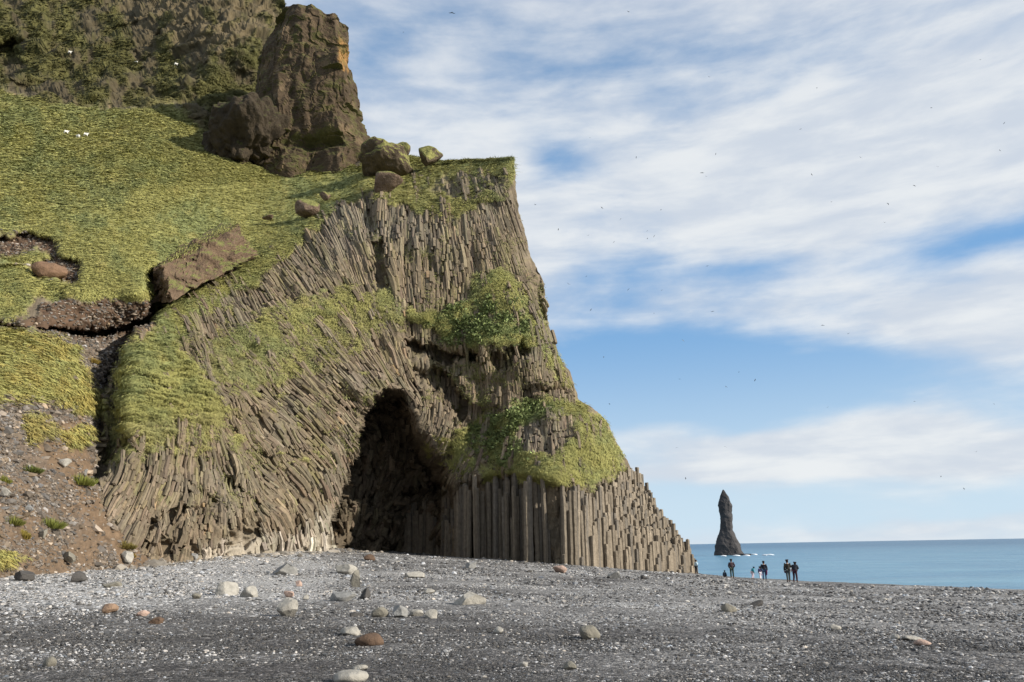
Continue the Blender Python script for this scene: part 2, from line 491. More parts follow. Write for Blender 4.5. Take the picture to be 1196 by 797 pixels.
LF = [(0, 0, 178), (-80, 0, 172), (160, 0, 182), (325, 0, 172), (345, 60, 168), (0, 50, 163), (160, 55, 163), (300, 60, 151), (250, 60, 153), (270, 15, 162), (0, 112, 141), (100, 125, 139), (200, 120, 144), (260, 130, 144), (-80, 112, 135), (330, 190, 135), (400, 195, 130), (441, 178, 132), (380, 150, 150),
      (0, 160, 117), (160, 165, 121), (300, 205, 124), (0, 220, 92), (160, 220, 99), (250, 230, 108), (300, 240, 111), (0, 275, 77), (100, 280, 79.5), (160, 290, 82), (200, 290, 86), (260, 280, 93), (380, 235, 107), (430, 217, 105), (340, 277, 95), (100, 340, 68.5), (160, 345, 71),
      (0, 340, 67), (50, 350, 66.5), (0, 385, 62), (60, 385, 64), (100, 388, 69), (180, 340, 73.5), (180, 385, 77), (150, 395, 74), (130, 430, 69), (110, 470, 63.5), (100, 510, 59), (100, 560, 54), (0, 400, 58.5), (60, 420, 61), (0, 460, 52), (60, 470, 56), (0, 560, 43.5), (60, 560, 48.5),
      (0, 620, 38.5), (60, 620, 43.5), (0, 672, 35.5), (60, 668, 41), (130, 664, 49), (110, 600, 51), (160, 640, 53), (200, 655, 57), (-80, 672, 29), (-80, 560, 37), (-80, 460, 46), (-80, 380, 57), (-80, 280, 72), (0, 720, 33), (130, 720, 45), (200, 500, 66), (240, 400, 80), (480, 195, 124), (540, 189, 113), (598, 184, 106), (300, 320, 90)]
fc = blur(tps([q[:2] for q in CL], [q[2] for q in CL])(UV), 4)
fl = blur(tps([q[:2] for q in LF], [q[2] for q in LF])(UV), 4)
# the region left of and above the crest line belongs to the hillside
HILL = [(-200, -200), (700, -200), (700, 170), (560, 176), (470, 190), (436, 214), (400, 232), (340, 272), (285, 312), (228, 338), (180, 372), (148, 402), (124, 450), (117, 500), (108, 560), (128, 610), (160, 640), (186, 662), (190, 900), (-200, 900)]
sh = sdf(HILL)
hw = np.where(VV < 380, 7.0, 2.2)
mh = sstep(sh, -hw, hw)
DD = fc * (1 - mh) + fl * mh

# carved features -----------------------------------------------------------
CAVE = [(389, 700), (387, 640), (386, 615), (392, 590), (405, 565), (413, 540), (420, 510), (428, 485), (440, 467), (455, 458), (468, 464), (476, 484), (488, 508), (504, 535), (522, 570), (522, 600), (516, 620), (520, 700)]
wcv = 2.5 + 9 * np.clip((UU - 430) / 60, 0, 1)
cs_ = sdf(CAVE, UU + nz(22, 1.1) * 5, VV + nz(22, 5.1) * 5)
cave = sstep(cs_, -wcv, wcv * 1.6)
DD = DD + cave * (12 + 3 * nz(26, 2.2) * 2)
DD = DD + cave * ridged(np.stack([UU / 34, VV / 44, 0 * UU + 4.], -1), 3) * 1.6


def carve(poly, depth, w=3, wob=True):
    global DD
    DD = DD + soft(poly, w, wob) * depth


# slot and bank on the grass slope at far left
carve([(-100, 382), (40, 384), (60, 392), (110, 400), (160, 392), (184, 370), (178, 352), (168, 372), (110, 384), (60, 380), (-100, 366)], 5, 2.5)
carve([(171, 322), (192, 304), (206, 345), (184, 374), (170, 352)], 6, 3)
carve([(5, 276), (40, 272), (66, 284), (72, 300), (95, 305), (98, 322), (82, 334), (40, 326), (30, 312), (0, 305), (-40, 300), (-40, 280)], 2.6, 2.5)
carve([(2, 300), (54, 296), (58, 304), (30, 312), (0, 312)], -1.4, 3)
carve([(40, 338), (76, 338), (74, 354), (44, 350)], .9, 4)
# overhung bands in the cliff face
carve([(470, 398), (520, 410), (562, 412), (560, 424), (520, 424), (478, 416)], 3.0, 3)
carve([(484, 428), (520, 436), (548, 470), (540, 492), (520, 462), (486, 444)], 2.8, 3)
carve([(575, 418), (612, 400), (618, 412), (578, 432)], 2.2, 3)
carve([(612, 452), (660, 452), (664, 460), (614, 462)], 1.4, 3)
carve([(544, 478), (580, 478), (590, 520), (560, 545), (545, 520)], 1.3, 6)
carve([(618, 500), (664, 490), (662, 522), (624, 528)], .8, 4)
carve([(262, 420), (300, 402), (300, 412), (268, 430)], .6, 3)
# horizontal notches in the lower buttress
notch = np.zeros(UU.shape)
for pl, dp in [([(166, 614), (200, 600), (230, 592), (228, 598), (200, 608), (172, 622)], .9), ([(255, 628), (300, 618), (312, 624), (280, 634)], .5), ([(164, 622), (176, 636), (240, 640), (300, 628), (298, 634), (230, 648), (172, 642)], .6),
               ([(235, 570), (262, 590), (258, 596), (232, 578)], .6), ([(262, 560), (285, 570), (282, 576), (262, 568)], .6), ([(430, 285), (450, 285), (452, 330), (440, 345)], .8), ([(620, 250), (632, 340), (640, 380), (632, 376), (615, 300)], .7)]:
    carve(pl, dp * 1.6, 2.5); notch = np.maximum(notch, soft(pl, 3))
# the dark left flank of the rib
FLANK = [(117, 440), (150, 402), (150, 430), (146, 470), (148, 520), (128, 545), (112, 560)]
DD = DD + soft(FLANK, 10) * 4.0
# broad relief of the wall
wall = (1 - mh)
P3 = at(UU, VV, DD)
big = fbm(P3 * .10, 3)
DD = DD + wall * (big * 2.2 + .9 * fbm(P3 * .28 + 4, 3)) * (1 - sstep(VV, 560, 600) * (UU > 500))
DD = DD + mh * fbm(P3 * .06 + 5, 3) * 2.0 * sstep(VV, 100, 140) * (1 - sstep(VV, 540, 640))
# crags of the upper hillside
crag = sstep(sdf([(-200, -200), (420, -200), (420, 150), (290, 190), (230, 150), (205, 122), (120, 128), (60, 120), (0, 106), (-200, 106)], WU, WV), -8, 10)
cr = fbm(P3 * .05 + 3, 4) * 1.6 + .5 * ridged(P3 * np.array([.05, .05, .03]) + 3, 3)
DD = DD - crag * cr * 5.5 + crag * 1.5
DD = DD + crag * 5 * soft([(-100, 45), (18, 48), (28, 85), (0, 100), (-100, 100)], 5)
# columns zone: relief drawn back, real columns stand before it
COLZ = [(520, 572), (548, 560), (600, 553), (640, 560), (662, 570), (690, 578), (712, 566), (728, 548), (745, 548), (768, 596), (802, 636), (820, 680), (740, 672), (655, 664), (515, 656)]
DSURF = DD.copy()
colz = sstep(sdf(COLZ), -2, 5)
DD = DD + colz * 1.2

# ------------------------------------------------------------------ direction of the basalt columns across the face
ANG = [(380, 290, 32), (420, 330, 22), (500, 300, 4), (560, 280, 12), (600, 280, 20), (630, 350, 22), (350, 330, 38), (300, 370, 35), (260, 420, 28), (330, 450, 42), (300, 500, 46), (370, 520, 42), (385, 600, 15), (230, 500, 6), (180, 520, -4),
       (150, 570, -28), (190, 600, -24), (250, 600, -6), (300, 600, 25), (130, 600, -40), (180, 640, -10), (480, 400, 6), (440, 420, 34), (530, 440, 0), (570, 440, 3), (490, 500, -16), (460, 470, 50), (620, 520, 0), (440, 570, -35), (640, 430, 8), (700, 500, 10), (540, 350, 3), (450, 250, -8), (420, 250, 15)]
ang = np.radians(np.clip(blur(tps([q[:2] for q in ANG], [q[2] for q in ANG])(UV), 6) + nz(40, 6.1) * 9, -62, 62))
dx_, dy_ = np.sin(ang), np.cos(ang)


def lic(src, half, step=1.0):
    acc = src.copy(); wsum = 1.0
    for sgn in (1, -1):
        x = UU - U0 + 0.0; y = VV - V0 + 0.0
        for k in range(half):
            xi = np.clip(np.rint(x).astype(int), 0, RW - 1); yi = np.clip(np.rint(y).astype(int), 0, RH - 1)
            x = x + sgn * dx_[yi, xi] * step; y = y + sgn * dy_[yi, xi] * step
            x = np.clip(x, 0, RW - 1.01); y = np.clip(y, 0, RH - 1.01)
            x0 = x.astype(int); y0 = y.astype(int); fx = x - x0; fy = y - y0
            acc = acc + (src[y0, x0] * (1 - fx) * (1 - fy) + src[y0, x0 + 1] * fx * (1 - fy) + src[y0 + 1, x0] * (1 - fx) * fy + src[y0 + 1, x0 + 1] * fx * fy)
    acc = acc / (2 * half + 1)
    return (acc - acc.mean()) / acc.std()


def potential(gx, gy):
    """the field whose gradient is closest to (gx, gy)"""
    fx_ = (gx[:, 1:] + gx[:, :-1]) / 2; fy_ = (gy[1:] + gy[:-1]) / 2
    div = np.zeros_like(gx)
    div[:, :-1] += fx_; div[:, 1:] -= fx_; div[:-1] += fy_; div[1:] -= fy_
    E_ = np.block([[div, div[:, ::-1]], [div[::-1], div[::-1, ::-1]]])
    ky = 2 - 2 * np.cos(2 * np.pi * np.arange(2 * RH) / (2 * RH)); kx = 2 - 2 * np.cos(2 * np.pi * np.arange(2 * RW) / (2 * RW))
    den = -(ky[:, None] + kx[None]); den[0, 0] = 1
    q = np.fft.fft2(E_) / den; q[0, 0] = 0
    return np.real(np.fft.ifft2(q))[:RH, :RW]


SC = potential(dy_, -dx_); TC = potential(dx_, dy_)
w1 = blur(rng.normal(size=(RH, RW)), 1)
w2 = blur(blur(rng.normal(size=(RH, RW)), 2), 2)
w3 = blur(blur(rng.normal(size=(RH, RW)), 5), 5)
L1 = lic(w1, 9); L2 = lic(w2, 16); L3 = lic(w3, 24)
tone = blur(lic(rng.normal(size=(RH, RW)), 7), 0)
colh = .10 * np.tanh(L1 * 1.1) + .14 * np.tanh(L2 * 1.3) + .26 * np.clip(L3, -2, 2)

# ------------------------------------------------------------------ cover: grass, soil, scree
gn = nz(9, 11.) * 1.0 + nz(3.2, 13.) * .6 + nz(26, 14.) * .9


def gsoft(poly, w=7, k=7.0):
    return sstep(sdf(poly, WU, WV) + gn * k, -w * .5, w * .5)


grass = np.zeros(UU.shape)
G = lambda poly, w=6, k=7.0, amt=1.0: np.maximum(grass, gsoft(poly, w, k) * amt)
grass = G([(-200, 108), (0, 108), (60, 118), (120, 128), (205, 122), (235, 150), (300, 192), (420, 196), (440, 160), (470, 150), (610, 150), (606, 190), (600, 212), (575, 216), (560, 228), (545, 238), (520, 232), (500, 222), (470, 216), (440, 218), (425, 226), (400, 240), (350, 285), (330, 305), (300, 330), (270, 345), (240, 372), (210, 400), (180, 410), (150, 400), (182, 372), (180, 352), (100, 352), (40, 352), (20, 372), (-200, 370)], 4, 5)
grass = G([(430, 214), (500, 214), (596, 206), (596, 222), (570, 235), (555, 248), (530, 256), (500, 250), (470, 240), (440, 236)], 8, 14, .95)
grass = G([(150, 402), (200, 395), (225, 430), (250, 455), (246, 480), (215, 496), (180, 500), (150, 505), (140, 470)], 8, 16)
grass = G([(250, 380), (330, 350), (440, 330), (480, 360), (440, 400), (380, 430), (330, 450), (280, 470), (240, 440)], 14, 26, .75)
grass = G([(262, 395), (300, 372), (350, 360), (390, 345), (440, 342), (470, 350), (455, 365), (410, 372), (370, 390), (330, 408), (300, 420), (270, 420)], 6, 11, .9)
grass = G([(128, 470), (200, 465), (255, 455), (262, 500), (240, 530), (190, 520), (130, 545)], 14, 22, .75)
grass = G([(215, 440), (240, 445), (270, 480), (250, 500), (235, 480)], 6, 10, .8)
grass = G([(470, 358), (505, 368), (548, 348), (555, 320), (575, 315), (605, 335), (622, 360), (640, 385), (656, 425), (645, 432), (622, 412), (590, 404), (560, 408), (535, 402), (510, 388), (480, 374)], 10, 6)
grass = G([(560, 318), (590, 315), (625, 350), (650, 415), (640, 425), (610, 405), (596, 380), (575, 350)], 12, 5)
grass = G([(640, 400), (655, 425), (676, 462), (668, 464), (650, 440), (640, 420)], 6, 8)
grass = G([(560, 482), (590, 474), (640, 465), (678, 466), (708, 492), (731, 538), (728, 552), (705, 560), (690, 575), (660, 566), (630, 552), (600, 548), (570, 540), (540, 560), (505, 525), (545, 505)], 9, 19)
grass = G([(560, 545), (640, 545), (664, 566), (650, 572), (600, 556), (560, 560)], 5, 9)
# scraps along the buttress
grass = np.maximum(grass, sstep(nz(26, 21.) * 1.0 + gn * .42, .26, .42) * sstep(sdf([(120, 400), (400, 300), (470, 400), (400, 560), (300, 600), (200, 560), (130, 560)]), -5, 30) * .85)
grass = np.maximum(grass, sstep(nz(30, 25.) + gn * .3 - .3 * soft([(120, -40), (330, -40), (320, 30), (260, 75), (200, 60), (130, 30)], 15), -.3, .1) * crag * .9)
bare = np.maximum.reduce([soft([(600, 498), (618, 494), (640, 486), (668, 486), (672, 505), (660, 520), (640, 530), (612, 528)], 4), .8 * soft([(420, 282), (440, 280), (450, 330), (440, 350)], 4)])
grass = grass * (1 - bare)
grass = grass * (1 - .8 * soft([(500, 222), (520, 205), (596, 206), (590, 228), (560, 226), (530, 232)], 3) * sstep(gn, -.25, .05))
# left: bare earth of scar and bank, then patches of tussock, then scree
scar = np.maximum.reduce([soft([(-40, 274), (40, 272), (66, 284), (72, 300), (95, 305), (98, 322), (82, 334), (40, 326), (30, 312), (0, 310), (-40, 310)], 3) * (1 - soft([(2, 300), (54, 296), (58, 304), (30, 310), (0, 310)], 2)),
                          soft([(50, 356), (90, 352), (175, 352), (182, 366), (160, 376), (110, 386), (60, 384), (45, 372)], 3), soft([(-100, 368), (50, 372), (110, 392), (160, 388), (184, 372), (175, 395), (110, 402), (60, 396), (40, 386), (-100, 380)], 3)])
grass = grass * (1 - scar)
tus = np.maximum.reduce([gsoft([(-100, 386), (20, 380), (48, 392), (80, 408), (98, 440), (118, 462), (118, 485), (90, 482), (55, 470), (30, 470), (-100, 455)], 10, 17),
                         gsoft([(70, 404), (92, 402), (92, 425), (80, 428)], 4, 6), gsoft([(22, 480), (52, 485), (60, 510), (35, 520), (25, 500)], 9, 15) * .8, gsoft([(66, 508), (102, 500), (104, 518), (84, 526), (70, 522)], 8, 12),
                         gsoft([(-100, 648), (8, 648), (24, 656), (10, 664), (-100, 662)], 4, 6), gsoft([(0, 315), (40, 325), (60, 345), (40, 352), (30, 372), (0, 372), (-60, 350)], 5, 12) * .9])
left_scree = sstep(sdf([(-200, 384), (40, 388), (100, 398), (160, 392), (182, 372), (150, 402), (124, 450), (117, 500), (108, 560), (128, 610), (160, 640), (190, 668), (190, 900), (-200, 900)]), -3, 3)
grass = np.maximum(grass * (1 - left_scree), tus)
earth = gsoft([(30, 498), (60, 500), (95, 488), (105, 510), (100, 540), (120, 560), (150, 620), (180, 660), (150, 668), (120, 640), (70, 560), (45, 530)], 6, 10)
earth2 = sstep(nz(40, 31.), -.35, .1) * left_scree * sstep(VV, 520, 580)
earth = np.maximum(earth * left_scree, earth2 * .8)

nA = nz(30, 41.); nB = nz(7, 43.); nC = nz(90, 45.)
C3 = lambda *c_: np.array(c_)[None, None, :]
mixc = lambda A, B, f: A * (1 - f[..., None]) + B * f[..., None]
rock = C3(.158, .123, .082) * (1 + .34 * np.tanh(tone)[..., None] * .8 + .25 * nA[..., None])
rock = mixc(rock, C3(.235, .185, .125) * np.ones_like(rock), sstep(nz(22, 51.), .1, .5) * .7)
rock = mixc(rock, C3(.110, .090, .060) * np.ones_like(rock), sstep(nz(28, 52.) + nz(6, 50.) * .5, .05, .45) * .75)
rock = mixc(rock, C3(.150, .130, .098) * np.ones_like(rock), sstep(nz(60, 53.), -.1, .35) * .6)
rock = mixc(rock, C3(.33, .22, .12) * np.ones_like(rock), sstep(nz(13, 55.) + .4 * nz(70, 5.), .36, .55) * .8)
rock = mixc(rock, C3(.19, .175, .06) * np.ones_like(rock), sstep(nz(12, 57.) + gn * .3, -.05, .4) * .38 * sstep(sdf([(100, 400), (420, 240), (620, 240), (660, 460), (420, 460), (380, 600), (120, 600)]), -10, 20))
# pale worn rock at the cave mouth and along the buttress foot
pale = np.maximum(soft([(360, 648), (372, 632), (386, 622), (391, 640), (393, 660), (350, 665)], 4), .5 * soft([(228, 668), (235, 640), (280, 628), (340, 628), (385, 600), (390, 668)], 9))
rock = mixc(rock, C3(.47, .42, .34) * np.ones_like(rock), pale)
rock = rock * (1 - .40 * cave * (1 - .5 * sstep(nz(18, 59.), 0, .4)))[..., None]      # rock colour darkened inside the cave, its shade painted in
rock = mixc(rock, C3(.065, .052, .028) * (1 + nB[..., None]), crag * .95)  # dark crag colour, part of it the dimness of grazing sun painted in
rock = mixc(rock, C3(.13, .100, .055) * np.ones_like(rock), crag * sstep(nz(24, 61.) + .5 * nz(5, 6.) + .5 * soft([(120, -40), (330, -40), (320, 30), (260, 75), (200, 60), (130, 30)], 15), .25, .6) * .8)
gr = C3(.300, .285, .095) * np.ones_like(rock)
gr = mixc(gr, C3(.195, .215, .085) * np.ones_like(rock), sstep(nA + nB * .5 + .9 * nC, -.25, .45) * .85)
gr = mixc(gr, C3(.38, .33, .115) * np.ones_like(rock), sstep(nz(18, 63.) + nz(4, 64.) * .6, .15, .5) * .6)
gr = mixc(gr, C3(.085, .080, .024) * np.ones_like(rock), crag * .9)
gr = gr * (1 + .25 * nC[..., None]) * (.92 - .06 * wall[..., None])
lush = np.maximum(gsoft([(520, 365), (575, 355), (600, 375), (605, 395), (560, 405), (530, 398)], 24, 34), gsoft([(560, 492), (615, 476), (635, 482), (615, 500), (598, 530), (562, 528)], 24, 34))
gr = mixc(gr, C3(.12, .155, .055) * np.ones_like(rock), lush * sstep(gn, -.4, .3) * .9)
gr = mixc(gr, C3(.36, .28, .08) * np.ones_like(rock), left_scree * sstep(nA + nB, -.2, .3) * .7)
scree_c = mixc(C3(.125, .096, .072) * np.ones_like(rock), C3(.145, .098, .060) * np.ones_like(rock), earth)
scree_c = scree_c * (1 + .45 * nB[..., None] + .3 * np.tanh(rng.normal(size=UU.shape) * .6)[..., None])
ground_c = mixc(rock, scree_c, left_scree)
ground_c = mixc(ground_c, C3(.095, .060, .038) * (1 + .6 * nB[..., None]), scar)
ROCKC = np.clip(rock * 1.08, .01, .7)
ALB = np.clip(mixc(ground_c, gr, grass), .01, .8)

# ------------------------------------------------------------------ sample the raster on a mesh that ends on the real skyline
EDGE = np.array([(330, -40), (335, 40), (345, 100), (380, 140), (441, 178), (480, 182), (520, 189), (560, 188), (590, 186), (600, 184), (603, 216), (607, 249), (614, 271), (620, 299), (635, 329), (638, 357), (640, 380), (648, 402), (652, 415), (666, 435), (676, 467), (693, 478), (708, 492), (721, 518), (731, 536), (738, 548), (740, 562), (748, 580), (760, 598), (777, 613), (794, 633), (803, 646), (809, 672), (811, 700)], float)
LEFTV = np.array([-40, 40, 90, 130, 165, 185, 205, 222, 238, 246, 262, 285, 300, 318, 340, 362, 380, 396, 405, 420, 445, 458, 470, 492, 508, 520, 534, 552, 572, 592, 616, 636, 676, 712], float)
seg = np.r_[0, np.cumsum(np.hypot(*np.diff(EDGE, axis=0).T))]
NR = 1000
sr = np.linspace(0, seg[-1], NR)
eu, ev_, lv = np.interp(sr, seg, EDGE[:, 0]), np.interp(sr, seg, EDGE[:, 1]), np.interp(sr, seg, LEFTV)
jag = fbm(np.stack([sr / 9, 0 * sr, 0 * sr], -1), 4) * 2.4
eu = eu + jag * (ev_ > 184); ev_ = ev_ + jag * .8 * (ev_ <= 200)
NC = 900
s_ = np.linspace(0, 1, NC)
s_ = s_ ** .93
GU = -70 + (eu[:, None] + 70) * s_[None]
GV = lv[:, None] + (ev_ - lv)[:, None] * s_[None]


def samp(a, u, v):
    x = np.clip(u - U0, 0, RW - 1.01); y = np.clip(v - V0, 0, RH - 1.01)
    x0 = x.astype(int); y0 = y.astype(int); fx = x - x0; fy = y - y0
    if a.ndim == 3: fx = fx[..., None]; fy = fy[..., None]
    return a[y0, x0] * (1 - fx) * (1 - fy) + a[y0, x0 + 1] * fx * (1 - fy) + a[y0 + 1, x0] * (1 - fx) * fy + a[y0 + 1, x0 + 1] * fx * fy


GD = samp(DD, GU, GV)
PG = at(GU, GV, GD)


def normals(P):
    du = np.gradient(P, axis=1); dv = np.gradient(P, axis=0)
    n = np.cross(dv, du)
    return n / (np.linalg.norm(n, axis=-1, keepdims=True) + 1e-9)


PB = np.stack([blur(PG[..., k], 3) for k in range(3)], -1)
N = normals(PB)
if N[500, 400, 1] > 0: N = -N
g_ = samp(grass, GU, GV); m_h = samp(mh, GU, GV); cv_ = samp(cave, GU, GV); cg_ = samp(crag, GU, GV); ls_ = samp(left_scree, GU, GV); cz_ = samp(colz, GU, GV); sc_ = samp(scar, GU, GV)
fine = fbm(PG * 2.2, 4); midn = fbm(PG * .55, 3)
disp = (1 - m_h) * samp(colh, GU, GV) * (1 - .85 * g_) * (1 - .7 * cv_) * (1 - cz_) * 1.15
bl = fbm(PG * np.array([.9, .9, .45]) + 31, 3); disp = disp + (1 - m_h) * (1 - g_) * (np.round(bl * 5) / 5 * .40 + ridged(PG * np.array([1.1, 1.1, .6]), 3) * .15 - .30)
disp = disp + cv_ * (np.round(fbm(PG * .5 + 3, 4) * 6) / 6 * 1.6 + fbm(PG * 1.8, 3) * .5)
disp = disp + g_ * (.22 * midn + .10 * fine + .14)
# ledges: the tussock steps on the buttress
led = samp(soft([(150, 402), (200, 395), (225, 430), (250, 455), (246, 490), (215, 505), (150, 515), (135, 470)], 6), GU, GV)
disp = disp + led * .95 * (ridged(PG * np.array([.30, .30, 1.5]), 3) - .2)
disp = disp + cg_ * (fbm(PG * .20, 4) * 3.0 + fbm(PG * .9, 4) * .9)
disp = disp + (ls_ * (1 - g_)) * (.22 * ridged(PG * 1.6, 3) + .12 * fine) + sc_ * (.45 * ridged(PG * 1.0, 4) + .25 * fbm(PG * 3, 3))
smooth_edge = np.clip((1 - s_) * 25, 0.25, 1)[None]
disp = disp * smooth_edge
PG = PG + N * disp[..., None]
# carry the surface on behind the skyline so that the headland has a far side
ext = []
for k, (du, dD) in enumerate([(-.6, .5), (-2, 1.5), (-4, 3.5), (-8, 8), (-14, 16), (-24, 30), (-40, 55)]):
    un = GU[:, -1] + du * (.1 + .9 * sstep(eu, 575, 594)); vn = GV[:, -1] + np.where(ev_ <= 200, -du * .6, 0)
    q = at(un, vn, GD[:, -1] + dD)
    ext.append(q + fbm(q * .3, 3)[:, None] * min(dD, 3) * .35 * np.array([-.5, 0, 0]))
PGX = np.concatenate([PG, np.stack(ext, 1)], 1)
nE = len(ext)
colX = np.concatenate([samp(ALB, GU, GV), np.repeat(samp(ALB, GU[:, -1:], GV[:, -1:]), nE, 1)], 1)
NC2 = NC + nE
idx = np.arange(NR * NC2).reshape(NR, NC2)
quads = np.stack([idx[:-1, :-1], idx[1:, :-1], idx[1:, 1:], idx[:-1, 1:]], -1)
lab = np.zeros((NR - 1, NC2 - 1), int)             # 0 cliff, 1 hillside, 2 scree
lab[:, :NC - 1] = np.where(ls_[:-1, :-1] > .5, 2, np.where(m_h[:-1, :-1] > .5, 1, 0))


def sub_mesh(name, which, mat, parent=None):
    f = quads[lab == which].reshape(-1, 4)
    used, inv = np.unique(f.ravel(), return_inverse=True)
    return mesh_obj(name, PGX.reshape(-1, 3)[used], inv.reshape(-1, 4), mat, parent, color=colX.reshape(-1, 3)[used], smooth=True)


cliff = empty('basalt_cliff', (-5, 85, 5.0))
tag(cliff, 'towering basalt cliff with fanned columns, grassy ledges and a dark cave at its foot', 'cliff')


def keep(o, parent):
    """parent without moving: vertices are in world coordinates"""
    o.parent = parent
    o.matrix_parent_inverse = Matrix.Translation(-Vector(parent.location))
    return o


keep(sub_mesh('rock_face', 0, M_CLIFF), cliff)
hill = sub_mesh('hillside', 1, M_SLOPE); tag(hill, kind='structure')
scree = sub_mesh('scree_slope', 2, M_SLOPE); tag(scree, kind='structure')

# ------------------------------------------------------------------ slender columns that fan over the whole face
PR = at(UU, VV, DD)
PRb = np.stack([blur(PR[..., k], 2) for k in range(3)], -1)
NRm = normals(PRb)
if NRm[300, 500, 1] > 0: NRm = -NRm


SIL = sdf(np.r_[EDGE[4:], [(811, 720), (-80, 720), (-80, 170)]])


def strands(pitch, lmu, n, prob, seed, out, thick=.58):
    r_ = np.random.default_rng(seed); coff = 0.0
    if n:
        p_ = prob.ravel(); pick = r_.choice(p_.size, n, replace=False, p=p_ / p_.sum())
        y = (pick // RW).astype(float); x = (pick % RW).astype(float)
        ln = np.clip(r_.lognormal(math.log(lmu), .5, n), 5, 70)
    else:
        # close-packed: one prism for every joint-bounded length of every column
        ci = np.floor(SC / pitch).astype(int); ci -= ci.min(); nc_ = ci.max() + 1
        ph_ = r_.uniform(0, 1, nc_); cl_ = lmu * r_.uniform(.7, 1.5, nc_)
        tj = np.floor(TC / cl_[ci] + ph_[ci] + .35 * np.sin(TC / cl_[ci] * 2.1 + ph_[ci] * 9)).astype(int); tj -= tj.min(); nt_ = tj.max() + 1
        key = (ci.astype(np.int64) * nt_ + tj).ravel()
        uq, inv = np.unique(key, return_inverse=True)
        cnt = np.bincount(inv).astype(float); wp = np.bincount(inv, prob.ravel()) / cnt
        x = np.bincount(inv, (UU - U0).ravel()) / cnt; y = np.bincount(inv, (VV - V0).ravel()) / cnt
        t0 = np.full(len(uq), 1e9); np.minimum.at(t0, inv, TC.ravel()); t1 = np.full(len(uq), -1e9); np.maximum.at(t1, inv, TC.ravel())
        ln = (t1 - t0) * 1.06 + .6; cu = ci.ravel()[np.unique(inv, return_index=True)[1]]
        ok0 = (wp > .35) & (cnt > 6) & (ln > 5); x, y, ln, cu, cnt = x[ok0], y[ok0], ln[ok0], cu[ok0], cnt[ok0]
        n = len(x); coff = r_.normal(0, out * 1.3, nc_)[cu]; wid_px = np.clip(cnt / ln, 1.5, 4.2)
        print('packed', n)
    K = 4

    def adv(x, y, d):
        xi = np.clip(np.rint(x).astype(int), 0, RW - 1); yi = np.clip(np.rint(y).astype(int), 0, RH - 1)
        return x + dx_[yi, xi] * d, y + dy_[yi, xi] * d
    for q in range(2): x, y = adv(x, y, -ln / 4)
    tracks = []
    for q in range(K):
        tracks.append((x, y)); x, y = adv(x, y, ln / (K - 1))
    off = r_.normal(0, out, n) + coff
    pts = []
    for (tx, ty) in tracks:
        P_ = samp(PR, tx + U0, ty + V0); Nn = samp(NRm, tx + U0, ty + V0); big_ = samp(np.clip(L3, -2, 2) * .26, tx + U0, ty + V0)
        pts.append((P_, Nn, big_))
    P_ = np.stack([q[0] for q in pts], 1); Nn = np.stack([q[1] for q in pts], 1); B_ = np.stack([q[2] for q in pts], 1)
    # leave out columns that would jump across an edge in depth
    jump = np.abs(np.diff(P_[..., 1], axis=1)).max(1)
    L_ = np.linalg.norm(P_[:, -1] - P_[:, 0], axis=1)
    ok = (jump < 1.6) & (L_ < 9)
    for q in (0, K - 1): ok &= (samp(SIL, tracks[q][0] + U0, tracks[q][1] + V0) > np.where(tracks[q][1] + V0 > 455, 3, -.5)) & (samp(notch, tracks[q][0] + U0, tracks[q][1] + V0) < .5)
    P_, Nn, B_, off = P_[ok], Nn[ok], B_[ok], off[ok]; m = len(P_)
    # straighten: basalt columns bend only gently
    lin = np.linspace(0, 1, K)[None, :, None]
    P_ = P_ * .6 + (P_[:, :1] * (1 - lin) + P_[:, -1:] * lin) * .4
    T_ = np.gradient(P_, axis=1); T_ /= np.linalg.norm(T_, axis=-1, keepdims=True) + 1e-6
    Bn = np.cross(T_, Nn); Bn /= np.linalg.norm(Bn, axis=-1, keepdims=True) + 1e-6
    N2 = np.cross(Bn, T_)
    pw_ = wid_px[ok] if np.ndim(coff) else pitch
    rad = (pw_ * thick * dist_of2(P_[:, 2]) / F_PX * (r_.uniform(.9, 1.12, m) if np.ndim(coff) else r_.uniform(.7, 1.3, m)))[:, None]
    tilt_ = r_.normal(0, .03, (m, 1)) * np.linspace(-1, 1, K)[None]
    C_ = P_ + Nn * (B_ * 1.0 + off[:, None] + tilt_ + (-.25 * rad))[..., None]
    S = 5; ph = r_.uniform(0, 1, (m, 1, 1)); kk = r_.uniform(.8, 1.15, (m, 1, S))
    a_ = (np.arange(S)[None, None] + ph) * 2 * math.pi / S
    rr2 = rad[..., None] * kk * (1 + r_.normal(0, .07, (m, K, 1)))
    V_ = C_[:, :, None] + Bn[:, :, None] * (np.cos(a_) * rr2)[..., None] + N2[:, :, None] * (np.sin(a_) * rr2)[..., None]
    top = C_[:, 0] + T_[:, 0] * -rad * .2; bot = C_[:, -1] + T_[:, -1] * rad * .2
    V_ = np.concatenate([V_.reshape(m, K * S, 3), top[:, None], bot[:, None]], 1)
    F_ = []
    for k in range(K - 1):
        for q in range(S): F_.append((k * S + q, k * S + (q + 1) % S, (k + 1) * S + (q + 1) % S, (k + 1) * S + q))
    F_ += [(K * S, 2, 1, 0), (K * S, 4, 3, 2), (K * S, 0, 4, 4), (K * S + 1, (K - 1) * S, (K - 1) * S + 1, (K - 1) * S + 2), (K * S + 1, (K - 1) * S + 2, (K - 1) * S + 3, (K - 1) * S + 4), (K * S + 1, (K - 1) * S + 4, (K - 1) * S + 4, (K - 1) * S)]
    F_ = [f for f in F_ if len(set(f)) == 4]
    F_ = np.array(F_)[None] + (np.arange(m) * (K * S + 2))[:, None, None]
